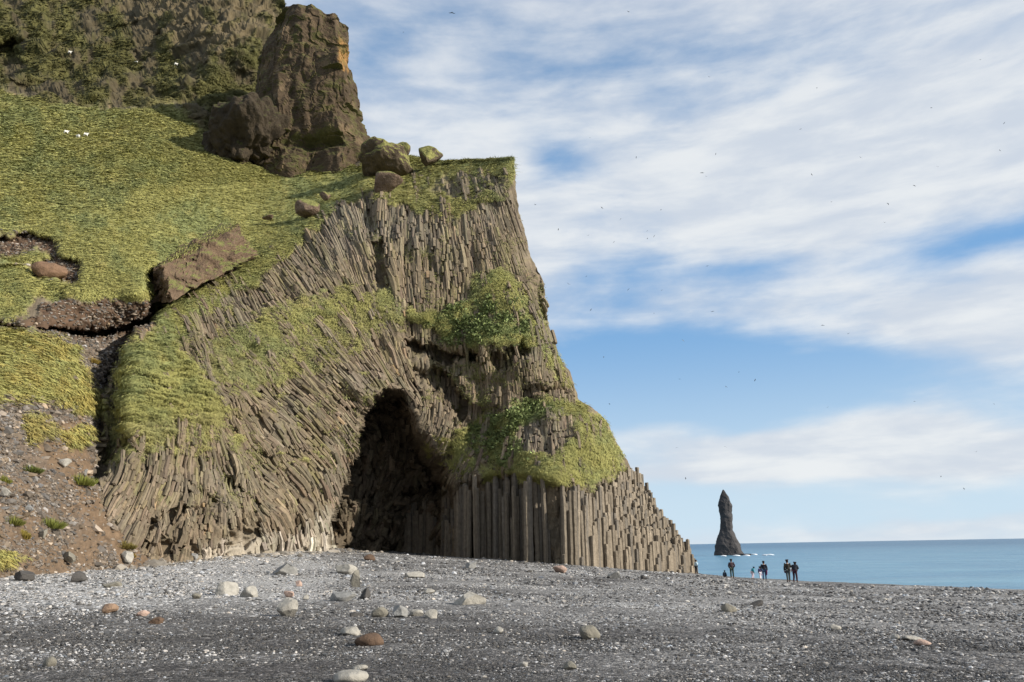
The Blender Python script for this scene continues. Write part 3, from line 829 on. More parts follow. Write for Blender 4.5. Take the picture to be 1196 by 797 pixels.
    al = samp(ROCKC, tracks[2][0][ok] + U0, tracks[2][1][ok] + V0) * np.exp(r_.normal(0, .15, (m, 1))) * (1 + r_.normal(0, .02, (m, 3)))
    return V_, F_.reshape(-1, 4), np.repeat(al[:, None], K * S + 2, 1)


def dist_of2(p): return np.linalg.norm(p - EYE, axis=-1)


rockp = (1 - .8 * notch) * (1 - .85 * soft(FLANK, 5)) * (1 - .9 * sstep(pale, .3, .6)) * (1 - mh) * (1 - grass) ** 2 * (1 - colz) * (UU < 800) * (sdf(np.r_[EDGE[4:], [(811, 720), (-80, 720), (-80, 170)]]) > 1)
lowcave = cave > .3
sets = [strands(2.25, 12, 0, rockp * (~lowcave), 11, .035, .68), strands(4.6, 15, 1500, rockp * (~lowcave) * sstep(nz(24, 93.), 0, .3), 12, .10, .50),
        strands(6.0, 20, 1300, rockp * lowcave * sstep(nz(20, 91.), -.1, .3), 13, .35, .5), strands(3.8, 11, 2000, (1 - .5 * (VV > 455) * (UU > 540)) * (1 - mh) * grass * (1 - colz) * (sstep(gn, .3, -.3)) * (UU > 130) * (VV > 200) * (UU < 725) * (~lowcave), 14, .12, .5)]
Vs_, Fs_, Cs_ = [], [], []; k = 0
for V_, F_, C_ in sets:
    Vs_.append(V_.reshape(-1, 3)); Cs_.append(C_.reshape(-1, 3)); Fs_.append(F_ + k); k += len(Vs_[-1])
o = mesh_obj('fanned_columns', np.concatenate(Vs_), np.concatenate(Fs_), M_STONE, color=np.clip(np.concatenate(Cs_), .01, .7))
keep(o, cliff); tag(o, kind='stuff')

# ------------------------------------------------------------------ real basalt columns at the foot
cols = []
crand = random.Random(5)
SHORT = [(470, 600), (490, 584), (524, 575), (526, 656), (470, 652)]
for zone, R in ((0, .27), (1, .25), (2, .30)):
    m_z = (sdf(COLZ) > 0) & ((UU <= 662) if zone == 0 else (UU > 662)) if zone < 2 else (sdf(SHORT) > 0) & (sdf(COLZ) <= 0)
    PS = at(UU, VV, DSURF if zone < 2 else DD - .3)[m_z]; US = UU[m_z]
    dxh, dyh = R * math.sqrt(3), R * 1.5
    row = np.rint(PS[:, 1] / dyh).astype(int)
    colm = np.rint((PS[:, 0] - (row % 2) * dxh / 2) / dxh).astype(int)
    cells = {}
    for r_, c_, z_, u__ in zip(row, colm, PS[:, 2], US):
        k = (r_, c_)
        if k not in cells: cells[k] = [z_, u__, 1]
        else:
            e = cells[k]; e[2] += 1
            if z_ > e[0]: e[0] = z_; e[1] = u__
    for (r_, c_), (z_, u__, n_) in cells.items():
        x = c_ * dxh + (r_ % 2) * dxh / 2; y = r_ * dyh
        gz = float(ground_z(np.array(x), np.array(y)))
        if z_ < gz + .25: continue
        cols.append((n_, x, y, gz, z_, u__, R))


def column_mesh(x, y, g, ztop, rad, tilt=(0, 0), seed=0):
    rr_ = random.Random(seed)
    h = ztop - g + .6
    lv_ = [0]
    while lv_[-1] < h: lv_.append(lv_[-1] + rr_.uniform(.5, 1.3))
    lv_[-1] = h
    ph = rr_.uniform(-.12, .12); ks = [rr_.uniform(.86, 1.06) for _ in range(6)]
    V_, F_ = [], []
    sx_, sy_ = rr_.uniform(-.02, .02), rr_.uniform(-.02, .02)
    rings = []
    for i, z in enumerate(lv_):
        o = (rr_.uniform(-.025, .025), rr_.uniform(-.025, .025)); s = rad * rr_.uniform(.94, 1.03)
        zs = [z] if i in (0, len(lv_) - 1) else [z - .03, z, z + .03]
        for j, zz in enumerate(zs):
            kk = s * (.93 if len(zs) == 3 and j == 1 else 1.0)
            if i == len(lv_) - 1: kk *= .96
            base = len(V_)
            for q in range(6):
                a_ = math.pi / 6 + ph + q * math.pi / 3
                zo = rr_.uniform(-.05, .05) if i == len(lv_) - 1 else 0
                V_.append((x + o[0] + sx_ * zz + kk * ks[q] * math.cos(a_), y + o[1] + sy_ * zz + kk * ks[q] * math.sin(a_), g - .6 + zz + zo))
            rings.append(base)
    for a_, b_ in zip(rings[:-1], rings[1:]):
        for q in range(6):
            F_.append((a_ + q, a_ + (q + 1) % 6, b_ + (q + 1) % 6, b_ + q))
    top = rings[-1]
    V_.append((x + o[0] + sx_ * h, y + o[1] + sy_ * h, g - .6 + h + rr_.uniform(-.02, .10)))
    for q in range(6): F_.append((top + q, top + (q + 1) % 6, len(V_) - 1))
    return V_, F_


cols.sort(key=lambda q: -q[0])
restV, restF, restC = [], [], []
for i, (n_, x, y, g, z, uu, R) in enumerate(cols):
    stepped = uu > 665
    jit = crand.gauss(0, .26) if stepped else crand.gauss(-.3, .8)
    if stepped and crand.random() < .12: jit -= crand.uniform(.6, 1.6)
    if stepped and crand.random() < .06: jit += .6
    rad = R * crand.uniform(.95, 1.2)
    if not stepped: rad = R * 1.02
    push = crand.uniform(-.22, .12)
    if not stepped:
        push += 1.2 * math.sin(uu / 6.1) * math.sin(uu / 3.7 + 1) + .45 + (1.6 if (552 < uu < 560 or 604 < uu < 612 or 636 < uu < 650) else 0)
        z += .8 * math.sin(uu / 9.0)
    vx, fx_ = column_mesh(x + push * .5, y + push, g, z + jit, rad, seed=i)
    tn = crand.uniform(.75, 1.25) * (1.12 if stepped else .78)
    base_c = np.array([.205, .170, .127]) * tn if crand.random() < .75 else np.array([.15, .13, .105]) * tn
    c_ = np.tile(base_c, (len(vx), 1))
    if i < 99:
        o = mesh_obj('basalt_column', vx, fx_, M_STONE, color=c_)
        keep(o, cliff)
    else:
        k = len(restV); restV += vx; restF += [tuple(q + k for q in f) for f in fx_]; restC.append(c_)
if restV:
    o = mesh_obj('column_field', restV, restF, M_STONE, color=np.concatenate(restC)); keep(o, cliff); tag(o, kind='stuff')
print('columns', len(cols))

# ------------------------------------------------------------------ grass tufts and leafy herbs on the relief
def tufts(mask_prob, n, hgt, name, parent, colfn, wid=.10, blades=5, leafy=False):
    p = (mask_prob * np.ones_like(g_)).ravel(); p = np.clip(p, 0, None)
    # even density on the picture: the raster is already even in the photo
    pick = rng.choice(p.size, size=n, p=p / p.sum())
    base = PG.reshape(-1, 3)[pick]; nn = N.reshape(-1, 3)[pick]; cc_ = colfn(pick)
    Vs, Cs = [], []
    hgt = hgt * np.linalg.norm(base - EYE, axis=1) / 100; wid = wid * np.linalg.norm(base - EYE, axis=1) / 100
    dn = nn.copy(); dn[:, 2] = 0; dn /= np.linalg.norm(dn, axis=1, keepdims=True) + 1e-6
    for b__ in range(blades):
        a_ = rng.uniform(0, 2 * math.pi, n); h = hgt * rng.uniform(.6, 1.35, n)
        side = np.stack([np.cos(a_), np.sin(a_), rng.normal(0, .3 if leafy else .05, n)], -1)
        off = rng.normal(0, .16, (n, 3)) * np.array([1, 1, .3])
        if leafy:
            root = base + nn * (rng.uniform(0, .5, n) * hgt)[:, None] + off * 1.5
            up_ = rng.normal(size=(n, 3)) + nn * 1.0 + np.array([0, 0, .8]); up_ /= np.linalg.norm(up_, axis=1, keepdims=True)
            tip = root + up_ * (h * .7)[:, None]
            w_ = side * (h * .33)[:, None]
            m_ = (root + tip) / 2
            Vs.append(np.stack([root, m_ + w_, tip, m_ - w_], 1))
        else:
            down = np.stack([dn[:, 0], dn[:, 1], np.zeros(n)], -1)
            fall = down - nn * np.sum(down * nn, axis=1, keepdims=True); fall /= np.linalg.norm(fall, axis=1, keepdims=True) + 1e-6
            across = np.cross(nn, fall)
            root = base + off + nn * .02
            tip = root + (fall * .85 + nn * rng.uniform(.04, .28, (n, 1)) + across * rng.normal(0, .8, (n, 1))) * h[:, None]
            w_ = (across + nn * rng.normal(0, .35, (n, 1)) + fall * rng.normal(0, .3, (n, 1))) * (wid * rng.uniform(.6, 1.2, n))[:, None]
            Vs.append(np.stack([root - w_, root + w_, tip], 1))
        Cs.append(np.repeat(cc_[:, None] * rng.uniform(.9, 1.12, (n, 1, 1)), 4 if leafy else 3, 1))
    V_ = np.concatenate(Vs).reshape(-1, 3); C_ = np.concatenate(Cs).reshape(-1, 3)
    k = 4 if leafy else 3
    F_ = np.arange(len(V_)).reshape(-1, k)
    o = mesh_obj(name, V_, F_, M_GRASS, color=C_)
    if parent: keep(o, parent)
    tag(o, kind='stuff')
    return o


albf = samp(ALB, GU, GV).reshape(-1, 3)
gcol = lambda pick: np.clip(albf[pick] * np.array([1.05, 1.05, 1.0]), 0, .5)
lush_s = samp(lush, GU, GV)
onhill = (m_h > .5)
inframe = ((GU > -25) & (GV > -12))
# area weights: mesh columns crowd toward the left edge rows
tufts(g_ ** 2 * onhill * (1 - ls_) * inframe * (1 - .2 * cg_), 110000, .34, 'slope_grass', None, gcol, .06, 4)
tufts(g_ ** 2 * (~onhill) * inframe * (1 - .4 * lush_s) * (1 - led * .9 * sstep(-ridged(PG * np.array([.30, .30, 1.5]), 3), -.35, .1)), 54000, .40, 'ledge_grass', cliff, gcol, .05, 5)
tufts(g_ ** 2 * ls_ * inframe, 12000, .62, 'tussock_grass', None, gcol, .08, 5)
tufts((1 - g_) * (~onhill) * inframe * (1 - cz_) * (cv_ < .3) * (GV < 600) * sstep(fbm(PG * .16 + 50, 4) + .4 * fine, .02, .45), 9000, .26, 'moss', cliff, lambda pick: np.array([.17, .165, .06]) * rng.uniform(.6, 1.4, (len(pick), 1)), .05, 5)
lc = lambda pick: np.array([.135, .165, .060]) * rng.uniform(.45, 1.9, (len(pick), 1)) * np.array([1, 1, 1])
tufts((g_ * lush_s * sstep(fine * 1.3 + midn * 1.8, -.1, .5)) * (~onhill) * inframe, 2400, .42, 'leafy_herbs', cliff, lc, .1, 5, leafy=True)


# ------------------------------------------------------------------ stones
_ico = {}


def ico(sub):
    if sub not in _ico:
        bm = bmesh.new(); bmesh.ops.create_icosphere(bm, subdivisions=sub, radius=1)
        bm.verts.ensure_lookup_table()
        _ico[sub] = (np.array([v.co[:] for v in bm.verts]), np.array([[v.index for v in f.verts] for f in bm.faces])); bm.free()
    return _ico[sub]


def rock_shape(seed, sub=4, cuts=9, rough=.06, rounded=0.0):
    """a stone: a ball cut by random planes, then worn"""
    r_ = np.random.default_rng(seed); V_, F_ = ico(sub); V_ = V_.copy()
    if rounded < 1:
        for k in range(cuts):
            n = r_.normal(size=3); n /= np.linalg.norm(n); d = r_.uniform(.38, .75)
            over = V_ @ n - d
            V_ = V_ - np.where(over > 0, over, 0)[:, None] * n * (1 - rounded)
    nrm = V_ / np.linalg.norm(V_, axis=1, keepdims=True)
    V_ = V_ + nrm * (fbm(V_ * 1.6 + seed * 3.1, 4) * rough * 2.2 * (1 + 0 * V_[:, 0]))[:, None]
    mx = np.abs(V_).max(0)
    return V_ / mx, F_


def put_rock(name, label, u, v, w, h, mat, seed, D=None, rounded=0.0, depth=.8, rz=0.0, tilt=0.0, sink=.32, cat='rock', group=None, sub=4, cuts=13, rough=.045):
    """u, v: photo position of the middle of the foot; w, h: photo size"""
    p = pix_ground(u, v) if D is None else at(np.array(u), np.array(v), np.array(D))
    dist = np.linalg.norm(p - EYE); m = dist / F_PX
    V_, F_ = rock_shape(seed, sub, cuts, rough, rounded)
    V_ = V_ * np.array([w * m / 2, w * m / 2 * depth, h * m / 2 * (1 + sink)])
    ct, st = math.cos(tilt), math.sin(tilt)
    V_ = np.stack([V_[:, 0] * ct + V_[:, 2] * st, V_[:, 1], -V_[:, 0] * st + V_[:, 2] * ct], -1)
    V_[:, 2] += h * m / 2 * (1 - sink)
    o = mesh_obj(name, V_, F_, mat, smooth=rounded > .5)
    o.location = p; o.rotation_euler = (0, 0, rz)
    tag(o, label, cat, group)
    return o


R_PALE = rock_mat('pale_stone', (.33, .31, .27), .6, scale=5)
R_GREY = rock_mat('grey_stone', (.25, .245, .23), .6, scale=5)
R_DARK = rock_mat('dark_stone', (.075, .07, .065), .6, scale=5)
R_BRN = rock_mat('brown_stone', (.12, .078, .052), .45, scale=5)
R_ORG = rock_mat('orange_stone', (.27, .18, .12), .6, scale=6)
R_PINK = rock_mat('pink_stone', (.42, .30, .24), .6, scale=6)
R_OLV = rock_mat('olive_stone', (.20, .185, .150), .6, scale=5)
GB = 'larger stones lying on the beach'
BEACH_ROCKS = [
    ('Grey wedge-shaped boulder with a dark flank, first large stone below the pale cave edge', 334, 671, 25, 15, R_GREY, .0),
    ('pale flat-topped block lying nearest the cave mouth', 402, 670, 29, 12, R_PALE, .0),
    ('small dark red-brown stone at the cave mouth', 432, 655, 14, 7, R_BRN, .5),
    ('olive-brown stone standing upright behind the long grey slab', 415, 686, 20, 18, R_OLV, .0),
    ('long grey slab with a dark broken end', 403, 702, 36, 13, R_GREY, .0),
    ('dark stub of stone touching the end of the long grey slab', 427, 700, 14, 12, R_DARK, .1),
    ('thin pale flat stone with a dark tip between the cave mouth and the water side', 486, 675, 26, 7, R_PALE, .2),
    ('small grey triangular stone pointing up by the column wall', 551, 664, 14, 9, R_GREY, .0),
    ('reddish and grey low stone near the corner of the column wall', 656, 669, 20, 8, R_PINK, .1),
    ('pale angular boulder with sharp top on the dark gravel', 337, 720, 26, 20, R_PALE, .0),
    ('large pale boulder of the touching pair, with a dark side', 264, 695, 32, 15, R_PALE, .15),
    ('smaller smooth pale boulder of the touching pair', 290, 698, 24, 12, R_PALE, .4),
    ('rounded olive-white stone at the start of the row of four', 444, 721, 19, 11, R_OLV, .4),
    ('dark grey blocky stone, second in the row of four', 465, 721, 23, 17, R_GREY, .0),
    ('white blocky stone, third in the row of four', 485, 720, 17, 11, R_PALE, .1),
    ('yellowish white stone at the end of the row of four', 505, 723, 15, 10, R_PALE, .2),
    ('crumbly white mound of broken stone', 549, 707, 38, 17, R_PALE, .0),
    ('pale flat stone right above the brown boulder', 411, 742, 27, 9, R_PALE, .3),
    ('rounded red-brown boulder casting a long shadow', 433, 754, 34, 13, R_BRN, .6),
    ('low dark flat stone beside the row of four', 415, 720, 18, 5, R_DARK, .3),
    ('big pale rounded stone at the very bottom of the view', 409, 797, 38, 13, R_PALE, .7),
    ('pale flat stone just above the big rounded stone at the bottom', 419, 783, 19, 6, R_PALE, .5),
    ('orange rounded stone on the light gravel', 126, 716, 20, 9, R_ORG, .5),
    ('rusty brown flat stone near two orange ones', 184, 729, 17, 8, R_BRN, .3),
    ('small pinkish orange stone between the orange and the rusty one', 167, 720, 14, 6, R_PINK, .3),
    ('brown-grey half-buried boulder alone on the middle beach', 687, 746, 30, 14, R_OLV, .5),
    ('brown-grey low boulder closest to the walkers', 851, 715, 20, 9, R_OLV, .4),
    ('thin dark tilted slab behind the low boulder', 884, 708, 18, 6, R_DARK, .1),
    ('grey peaked stone off the foot of the stepped columns', 716, 676, 16, 8, R_GREY, .0),
    ('tiny dark stone off the foot of the stepped columns', 752, 676, 8, 4, R_DARK, .3),
    ('small greenish dark stone beside the pale pair', 229, 700, 13, 6, R_OLV, .3),
    ('flat grey-green rock on the shingle under the buttress', 134, 686, 22, 8, R_OLV, .1),
    ('dark angular rock at the foot of the scree', 92, 680, 19, 10, R_DARK, .0),
    ('black rock where scree and shingle meet at the picture edge', 27, 678, 20, 12, R_DARK, .0),
    ('grey-green pebble alone on the dark gravel at lower left', 58, 779, 15, 9, R_OLV, .6),
    ('pale pebble below the crumbly white mound', 582, 740, 15, 7, R_PALE, .4),
    ('flat white pebble above the row of four', 502, 693, 13, 5, R_PALE, .4),
    ('pink stone above the pale angular boulder', 338, 698, 14, 8, R_PINK, .2),
    ('small rose-coloured stone below the grey wedge boulder', 349, 686, 10, 8, R_PINK, .2),
    ('small white stone next to the pink stone', 357, 701, 9, 6, R_PALE, .2),
    ('white pebble near the bottom between two pale pebbles', 611, 779, 13, 6, R_PALE, .5),
    ('grey-brown stone low in the view under the half-buried boulder', 667, 782, 16, 8, R_OLV, .4),
    ('pale round pebble farthest toward the water side', 975, 735, 14, 5, R_PALE, .5),
    ('long pale flat stone on the water-side gravel', 1064, 748, 22, 5, R_PALE, .4),
    ('pinkish flat stone beside the long pale one', 1078, 754, 16, 6, R_PINK, .4),
    ('cream pebble on the water-side gravel above the long pale stone', 1046, 747, 10, 5, R_PALE, .5),
]
for i, (lb, u, v, w, h, mt, rd) in enumerate(BEACH_ROCKS):
    put_rock('beach_rock', lb[0].lower() + lb[1:], u, v, w, h, mt, 100 + i, rounded=rd, rz=0 if w > 2.2 * h else random.uniform(0, 3), tilt=random.uniform(-.12, .12), cat='rock', group=GB, sub=3 if w < 22 else 4)

# loose pebbles: every one a stone, too many to count
def pebbles(name, n, urange, vfun, sizefun, colfun, wfun, seed, sub=1):
    r_ = np.random.default_rng(seed)
    u = r_.uniform(*urange, n); v = vfun(r_, u, n)
    d = rays(u, v)
    t_ = np.full(n, 30.0)
    # march to the beach
    lo = np.full(n, 4.0); hi = np.full(n, 118.0)
    for k in range(34):
        mid_ = (lo + hi) / 2
        p = EYE + d * mid_[:, None]; under = p[:, 2] < ground_z(p[:, 0], p[:, 1])
        hi = np.where(under, mid_, hi); lo = np.where(under, lo, mid_)
    p = EYE + d * lo[:, None]
    ok = (lo < 110) & (p[:, 0] < crest_x(p[:, 1]) - .1)
    wgt = wfun(r_, p)
    ok &= r_.uniform(size=n) < wgt
    p = p[ok]; p[:, 2] = ground_z(p[:, 0], p[:, 1]); m = len(p)
    s = sizefun(r_, p, m)
    V0_, F0 = ico(sub)
    rot = r_.uniform(0, 2 * math.pi, m)
    sc = np.stack([s * r_.uniform(.8, 1.5, m), s * r_.uniform(.6, 1.0, m), s * r_.uniform(.35, .7, m)], -1)
    Vp = V0_[None] * (1 + r_.normal(0, .16, (m, len(V0_), 1))) * sc[:, None]
    cx, sx2 = np.cos(rot)[:, None], np.sin(rot)[:, None]
    X = Vp[..., 0] * cx - Vp[..., 1] * sx2; Y = Vp[..., 0] * sx2 + Vp[..., 1] * cx
    Vp = np.stack([X, Y, Vp[..., 2]], -1) + p[:, None] + np.array([0, 0, 1.]) * (sc[:, 2] * .25)[:, None, None]
    C_ = np.repeat(colfun(r_, p, m)[:, None], len(V0_), 1)
    F_ = (F0[None] + (np.arange(m) * len(V0_))[:, None, None]).reshape(-1, 3)
    o = mesh_obj(name, Vp.reshape(-1, 3), F_, M_PEB, color=C_.reshape(-1, 3))
    tag(o, kind='stuff')
    return o


def dist_of(p): return np.linalg.norm(p - EYE, axis=1)


def gravel_col(r_, p, m):
    l = light_gravel(p[:, 0], p[:, 1])
    b_ = np.where(r_.uniform(size=m) < .02 + .62 * l, r_.uniform(.20, .50, m), r_.uniform(.04, .125, m))
    warm = r_.normal(0, .04, m)
    return b_[:, None] * np.stack([1.03 + warm, np.ones(m), .97 - warm * 1.2], -1)


pebbles('gravel', 150000, (-10, 1206), lambda r_, u, n: 640 + 165 * r_.uniform(size=n) ** .8, lambda r_, p, m: dist_of(p) / F_PX * np.clip(r_.lognormal(-.3, .5, m), .35, 3.2) * .95, gravel_col, lambda r_, p: np.ones(len(p)), 1)


def pale_col(r_, p, m):
    b_ = r_.uniform(.18, .48, m); warm = r_.normal(.02, .03, m)
    return b_[:, None] * np.stack([1 + warm, np.ones(m), 1 - warm * 1.5], -1)


pebbles('pale_shingle', 8000, (-10, 1206), lambda r_, u, n: 642 + 160 * r_.uniform(size=n), lambda r_, p, m: np.minimum(dist_of(p) / F_PX * np.clip(r_.lognormal(.0, .5, m), .5, 4), .25), pale_col,
        lambda r_, p: np.clip(.035 + light_gravel(p[:, 0], p[:, 1]) * 1.0, 0, 1), 2)

BASE = np.array([at(u_, v_, D_)[:2] for (u_, v_, D_) in [(130, 664, 50), (200, 655, 58), (300, 648, 66), (388, 645, 77), (440, 648, 87), (520, 650, 92), (600, 655, 85), (655, 659, 80), (740, 666, 90), (811, 670, 100)]])


def near_base(r_, p):
    d_ = np.full(len(p), 1e9)
    for a_, b_ in zip(BASE[:-1], BASE[1:]):
        e = b_ - a_; t_ = np.clip(((p[:, :2] - a_) @ e) / (e @ e), 0, 1)
        d_ = np.minimum(d_, np.linalg.norm(p[:, :2] - a_ - t_[:, None] * e, axis=1))
    return np.exp(-(d_ / 1.6) ** 2)


def base_col(r_, p, m): return r_.uniform(.09, .30, m)[:, None] * np.array([1.12, 1.0, .84])


pebbles('fallen_blocks', 9000, (100, 830), lambda r_, u, n: 640 + 40 * r_.uniform(size=n), lambda r_, p, m: np.clip(r_.lognormal(-2.1, .55, m), .05, .45), base_col, near_base, 9)

# stones of the scree, set on the relief
def scree_stones(n, seed, smin, smax, name, prob):
    r_ = np.random.default_rng(seed)
    p_ = (prob * inframe).ravel(); pick = r_.choice(p_.size, n, p=p_ / p_.sum())
    p = PG.reshape(-1, 3)[pick]; s = np.exp(r_.uniform(math.log(smin), math.log(smax), n)); s = s * (dist_of(p) / 50)
    V0_, F0 = ico(1)
    sc = np.stack([s * r_.uniform(.8, 1.4, n), s * r_.uniform(.6, 1., n), s * r_.uniform(.4, .9, n)], -1)
    Vp = V0_[None] * (1 + r_.normal(0, .2, (n, len(V0_), 1))) * sc[:, None]
    rot = r_.uniform(0, 6.28, n); cx, sx2 = np.cos(rot)[:, None], np.sin(rot)[:, None]
    Vp = np.stack([Vp[..., 0] * cx - Vp[..., 1] * sx2, Vp[..., 0] * sx2 + Vp[..., 1] * cx, Vp[..., 2]], -1) + p[:, None]
    b_ = np.where(r_.uniform(size=n) < .12, r_.uniform(.22, .34, n), r_.uniform(.07, .18, n)); wm = r_.normal(.19, .07, n)
    C_ = np.repeat((b_[:, None] * np.stack([1 + wm, np.ones(n), 1 - wm], -1))[:, None], len(V0_), 1)
    F_ = (F0[None] + (np.arange(n) * len(V0_))[:, None, None]).reshape(-1, 3)
    o = mesh_obj(name, Vp.reshape(-1, 3), F_, M_PEB, color=C_.reshape(-1, 3)); tag(o, kind='stuff')


e_ = samp(earth, GU, GV)
rub = .12 * sc_ + ls_ * (1 - .9 * g_) * (1 - .85 * e_) * (.15 + sstep(fbm(PG * np.array([.35, .35, .2]), 3), -.2, .25))
scree_stones(15000, 5, .035, .13, 'scree_rubble', rub)
scree_stones(420, 6, .13, .30, 'scree_boulders', ls_ * (1 - .9 * g_) * (1 - .5 * e_) * (GV > 440))

# single boulders and tufts on the scree
SB = 'boulders resting on the scree'
for i, (lb, u, v, w, h, D) in enumerate([('whitish rounded boulder at the picture edge on the scree', 6, 580, 11, 9, 41.5), ('pale flat boulder in the middle of the scree', 33, 597, 11, 7, 43), ('grey boulder between the grass clumps on the scree', 48, 628, 13, 9, 42),
                                        ('grey boulder at the top of the brown earth patch', 75, 545, 11, 8, 51), ('light stone just under the green patch by the rib', 98, 556, 9, 7, 54), ('dark grey slab near the foot of the scree', 82, 655, 15, 9, 43.5),
                                        ('brown-grey boulder where the scree meets the buttress', 150, 655, 16, 11, 51), ('small pale boulder lying at the buttress foot', 226, 653, 10, 8, 59.3)]):
    put_rock('scree_boulder', lb, u, v, w, h, [R_PALE, R_GREY, R_OLV][i % 3], 300 + i, D=D - .4, cat='boulder', group=SB, sub=3)


def surf(u, v):
    """point on the finished relief for a photo position"""
    D = samp(DD, np.array([float(u)]), np.array([float(v)]))
    return at(np.array([float(u)]), np.array([float(v)]), D)[0]


def clump(label, u, v, w, h, col, seed):
    r_ = np.random.default_rng(seed)
    p = surf(u, v); m = np.linalg.norm(p - EYE) / F_PX
    n = 700; wm, hm = w * m / 2, h * m * .62
    a_ = r_.uniform(0, 2 * math.pi, n); q = np.sqrt(r_.uniform(size=n))
    root = np.stack([np.cos(a_) * q * wm, np.sin(a_) * q * wm * .7, -np.ones(n) * .1 + .15 * (1 - q)], -1)
    tip = root + np.stack([np.cos(a_) * q * wm * .5, np.sin(a_) * q * wm * .5 - .1, hm * (1.05 - .5 * q) * r_.uniform(.6, 1.1, n)], -1)
    sd_ = r_.normal(size=(n, 3)); sd_[:, 2] *= .2; sd_ /= np.linalg.norm(sd_, axis=1, keepdims=True)
    V_ = np.stack([root - sd_ * .03, root + sd_ * .03, tip], 1).reshape(-1, 3)
    C_ = np.repeat(np.array(col) * np.array([1.5, 1.25, 1.1]) * r_.uniform(.6, 1.4, (n, 1)), 3, 0)
    o = mesh_obj('grass_clump', V_, np.arange(len(V_)).reshape(-1, 3), M_GRASS, color=C_)
    o.location = p; tag(o, label, 'grass clump', 'grass clumps growing on the scree')


for i, (lb, u, v, w, h, c_) in enumerate([('dark green clump of grass highest on the open scree', 34, 551, 22, 12, (.10, .14, .04)), ('long green clump of grass hugging the rib of the cliff', 92, 566, 28, 20, (.13, .17, .04)), ('round green clump of grass in the lower scree', 56, 616, 28, 18, (.12, .16, .04)),
                                          ('green clump of grass below the whitish boulder', 12, 612, 22, 14, (.12, .15, .04)), ('yellow-green clump of grass under the green one by the boulder', 26, 628, 13, 14, (.20, .19, .05)), ('clump of grass at the picture edge beside the whitish boulder', 3, 564, 14, 12, (.14, .17, .04)),
                                          ('small olive clump of grass low beside the brown earth', 145, 640, 20, 12, (.15, .15, .05)), ('yellowish clump of grass at the foot of the scree', 152, 650, 10, 8, (.24, .21, .06)), ('tiny yellow clump of grass alone in the gravel gully', 107, 424, 14, 10, (.24, .21, .06))]):
    clump(lb, u, v, w, h, c_, 400 + i)

# ------------------------------------------------------------------ rock pinnacle on the hillside
LV = [(7, 322, 334, 384, 402, 128.6), (12, 313, 330, 388, 410, 128.3), (22, 306, 329, 390, 411, 128), (50, 303, 327, 391, 412, 127.5), (58, 303, 327, 390, 408, 128), (75, 301, 325, 392, 415, 127.5), (110, 302, 324, 393, 420, 127), (135, 300, 325, 394, 426, 126.6), (150, 293, 322, 397, 436, 126.4), (166, 284, 318, 400, 441, 126.8), (180, 272, 308, 402, 438, 127), (194, 262, 298, 402, 425, 126.5), (214, 258, 296, 402, 420, 126)]
LV = np.array(LV, float)
nlev, naro = 260, 340
vv_ = np.linspace(LV[0, 0], LV[-1, 0], nlev)
cols_ = [np.interp(vv_, LV[:, 0], LV[:, k]) for k in range(1, 6)]
secs = []
for i in range(nlev):
    L_, A_, B_, R_, D_ = [c[i] for c in cols_]
    z = at(np.array((A_ + B_) / 2), np.array(vv_[i]), np.array(D_))[2]
    ov = 2.6 * math.exp(-((vv_[i] - 165) / 7) ** 2)
    pts = np.array([(L_, D_ + 9), (A_ - 3, D_ + 1.2), (A_ + 2, D_ + .2), (A_ * .45 + B_ * .55, D_ + .6 + ov), (B_ - 2, D_ - .8 + ov), (B_ + 3, D_ - .2), (R_, D_ + 7), (R_ - 4, D_ + 17), (L_ + 6, D_ + 19)])
    q = at(pts[:, 0], np.full(len(pts), vv_[i]), pts[:, 1]); q[:, 2] = z
    q = np.vstack([q, q[:1]]); sl = np.r_[0, np.cumsum(np.linalg.norm(np.diff(q, axis=0), axis=1))]
    tt = np.linspace(0, sl[-1], naro + 1)[:-1]
    secs.append(np.stack([np.interp(tt, sl, q[:, k]) for k in range(3)], -1))
PT = np.array(secs)
pr_ = np.random.default_rng(12); pc_ = PT.reshape(-1, 3).mean(0)
for k in range(75):
    a_ = pr_.uniform(-math.pi, math.pi); n_ = np.array([math.cos(a_), math.sin(a_), pr_.normal(0, .22)]); n_ /= np.linalg.norm(n_)
    zc_ = PT[..., 2].min() + pr_.uniform(.0, 1.0) * (PT[..., 2].max() - PT[..., 2].min())
    near_ = np.abs(PT[..., 2] - zc_) < pr_.uniform(2, 6)
    q_ = PT @ n_; lim = q_[near_].max() - pr_.uniform(.4, 1.7)
    over = np.where(near_ & (q_ > lim), q_ - lim, 0)
    PT = PT - over[..., None] * n_
cen = PT.mean(1, keepdims=True)
dirn = PT - cen; dirn[..., 2] = 0; dirn /= np.linalg.norm(dirn, axis=-1, keepdims=True)
dsp = fbm(PT * np.array([.22, .22, .07]) + 2, 3) * 2.0 + ridged(PT * .5, 4) * .45 + np.round(fbm(PT * np.array([.16, .16, .10]) + 9, 3) * 5) / 5 * 1.3
PT = PT + dirn * (dsp + .1)[..., None]
hue = fbm(PT * .3 + 7, 3)
c0 = np.array([.066, .046, .027]) * np.ones_like(PT) * (1 + .5 * fbm(PT * .8, 3)[..., None])
orange = (sstep(hue, .12, .35) * .5)[..., None]  # lighter brown patches spread by noise, painted as sunlit rock
c0 = c0 * (1 - orange) + np.array([.20, .14, .08]) * orange
uu_, vv2 = project(PT)
patch = sstep(1 - np.hypot((uu_ - 401 - (vv2 - 62) * .15) / 8, (vv2 - 64) / 24) + fbm(PT * .6, 3) * .8, 0, .6)[..., None]      # the rust-coloured scar by the edge
c0 = c0 * (1 - patch) + np.array([.27, .15, .05]) * patch
NT_ = normals(PT)
upn = np.abs(NT_[..., 2])
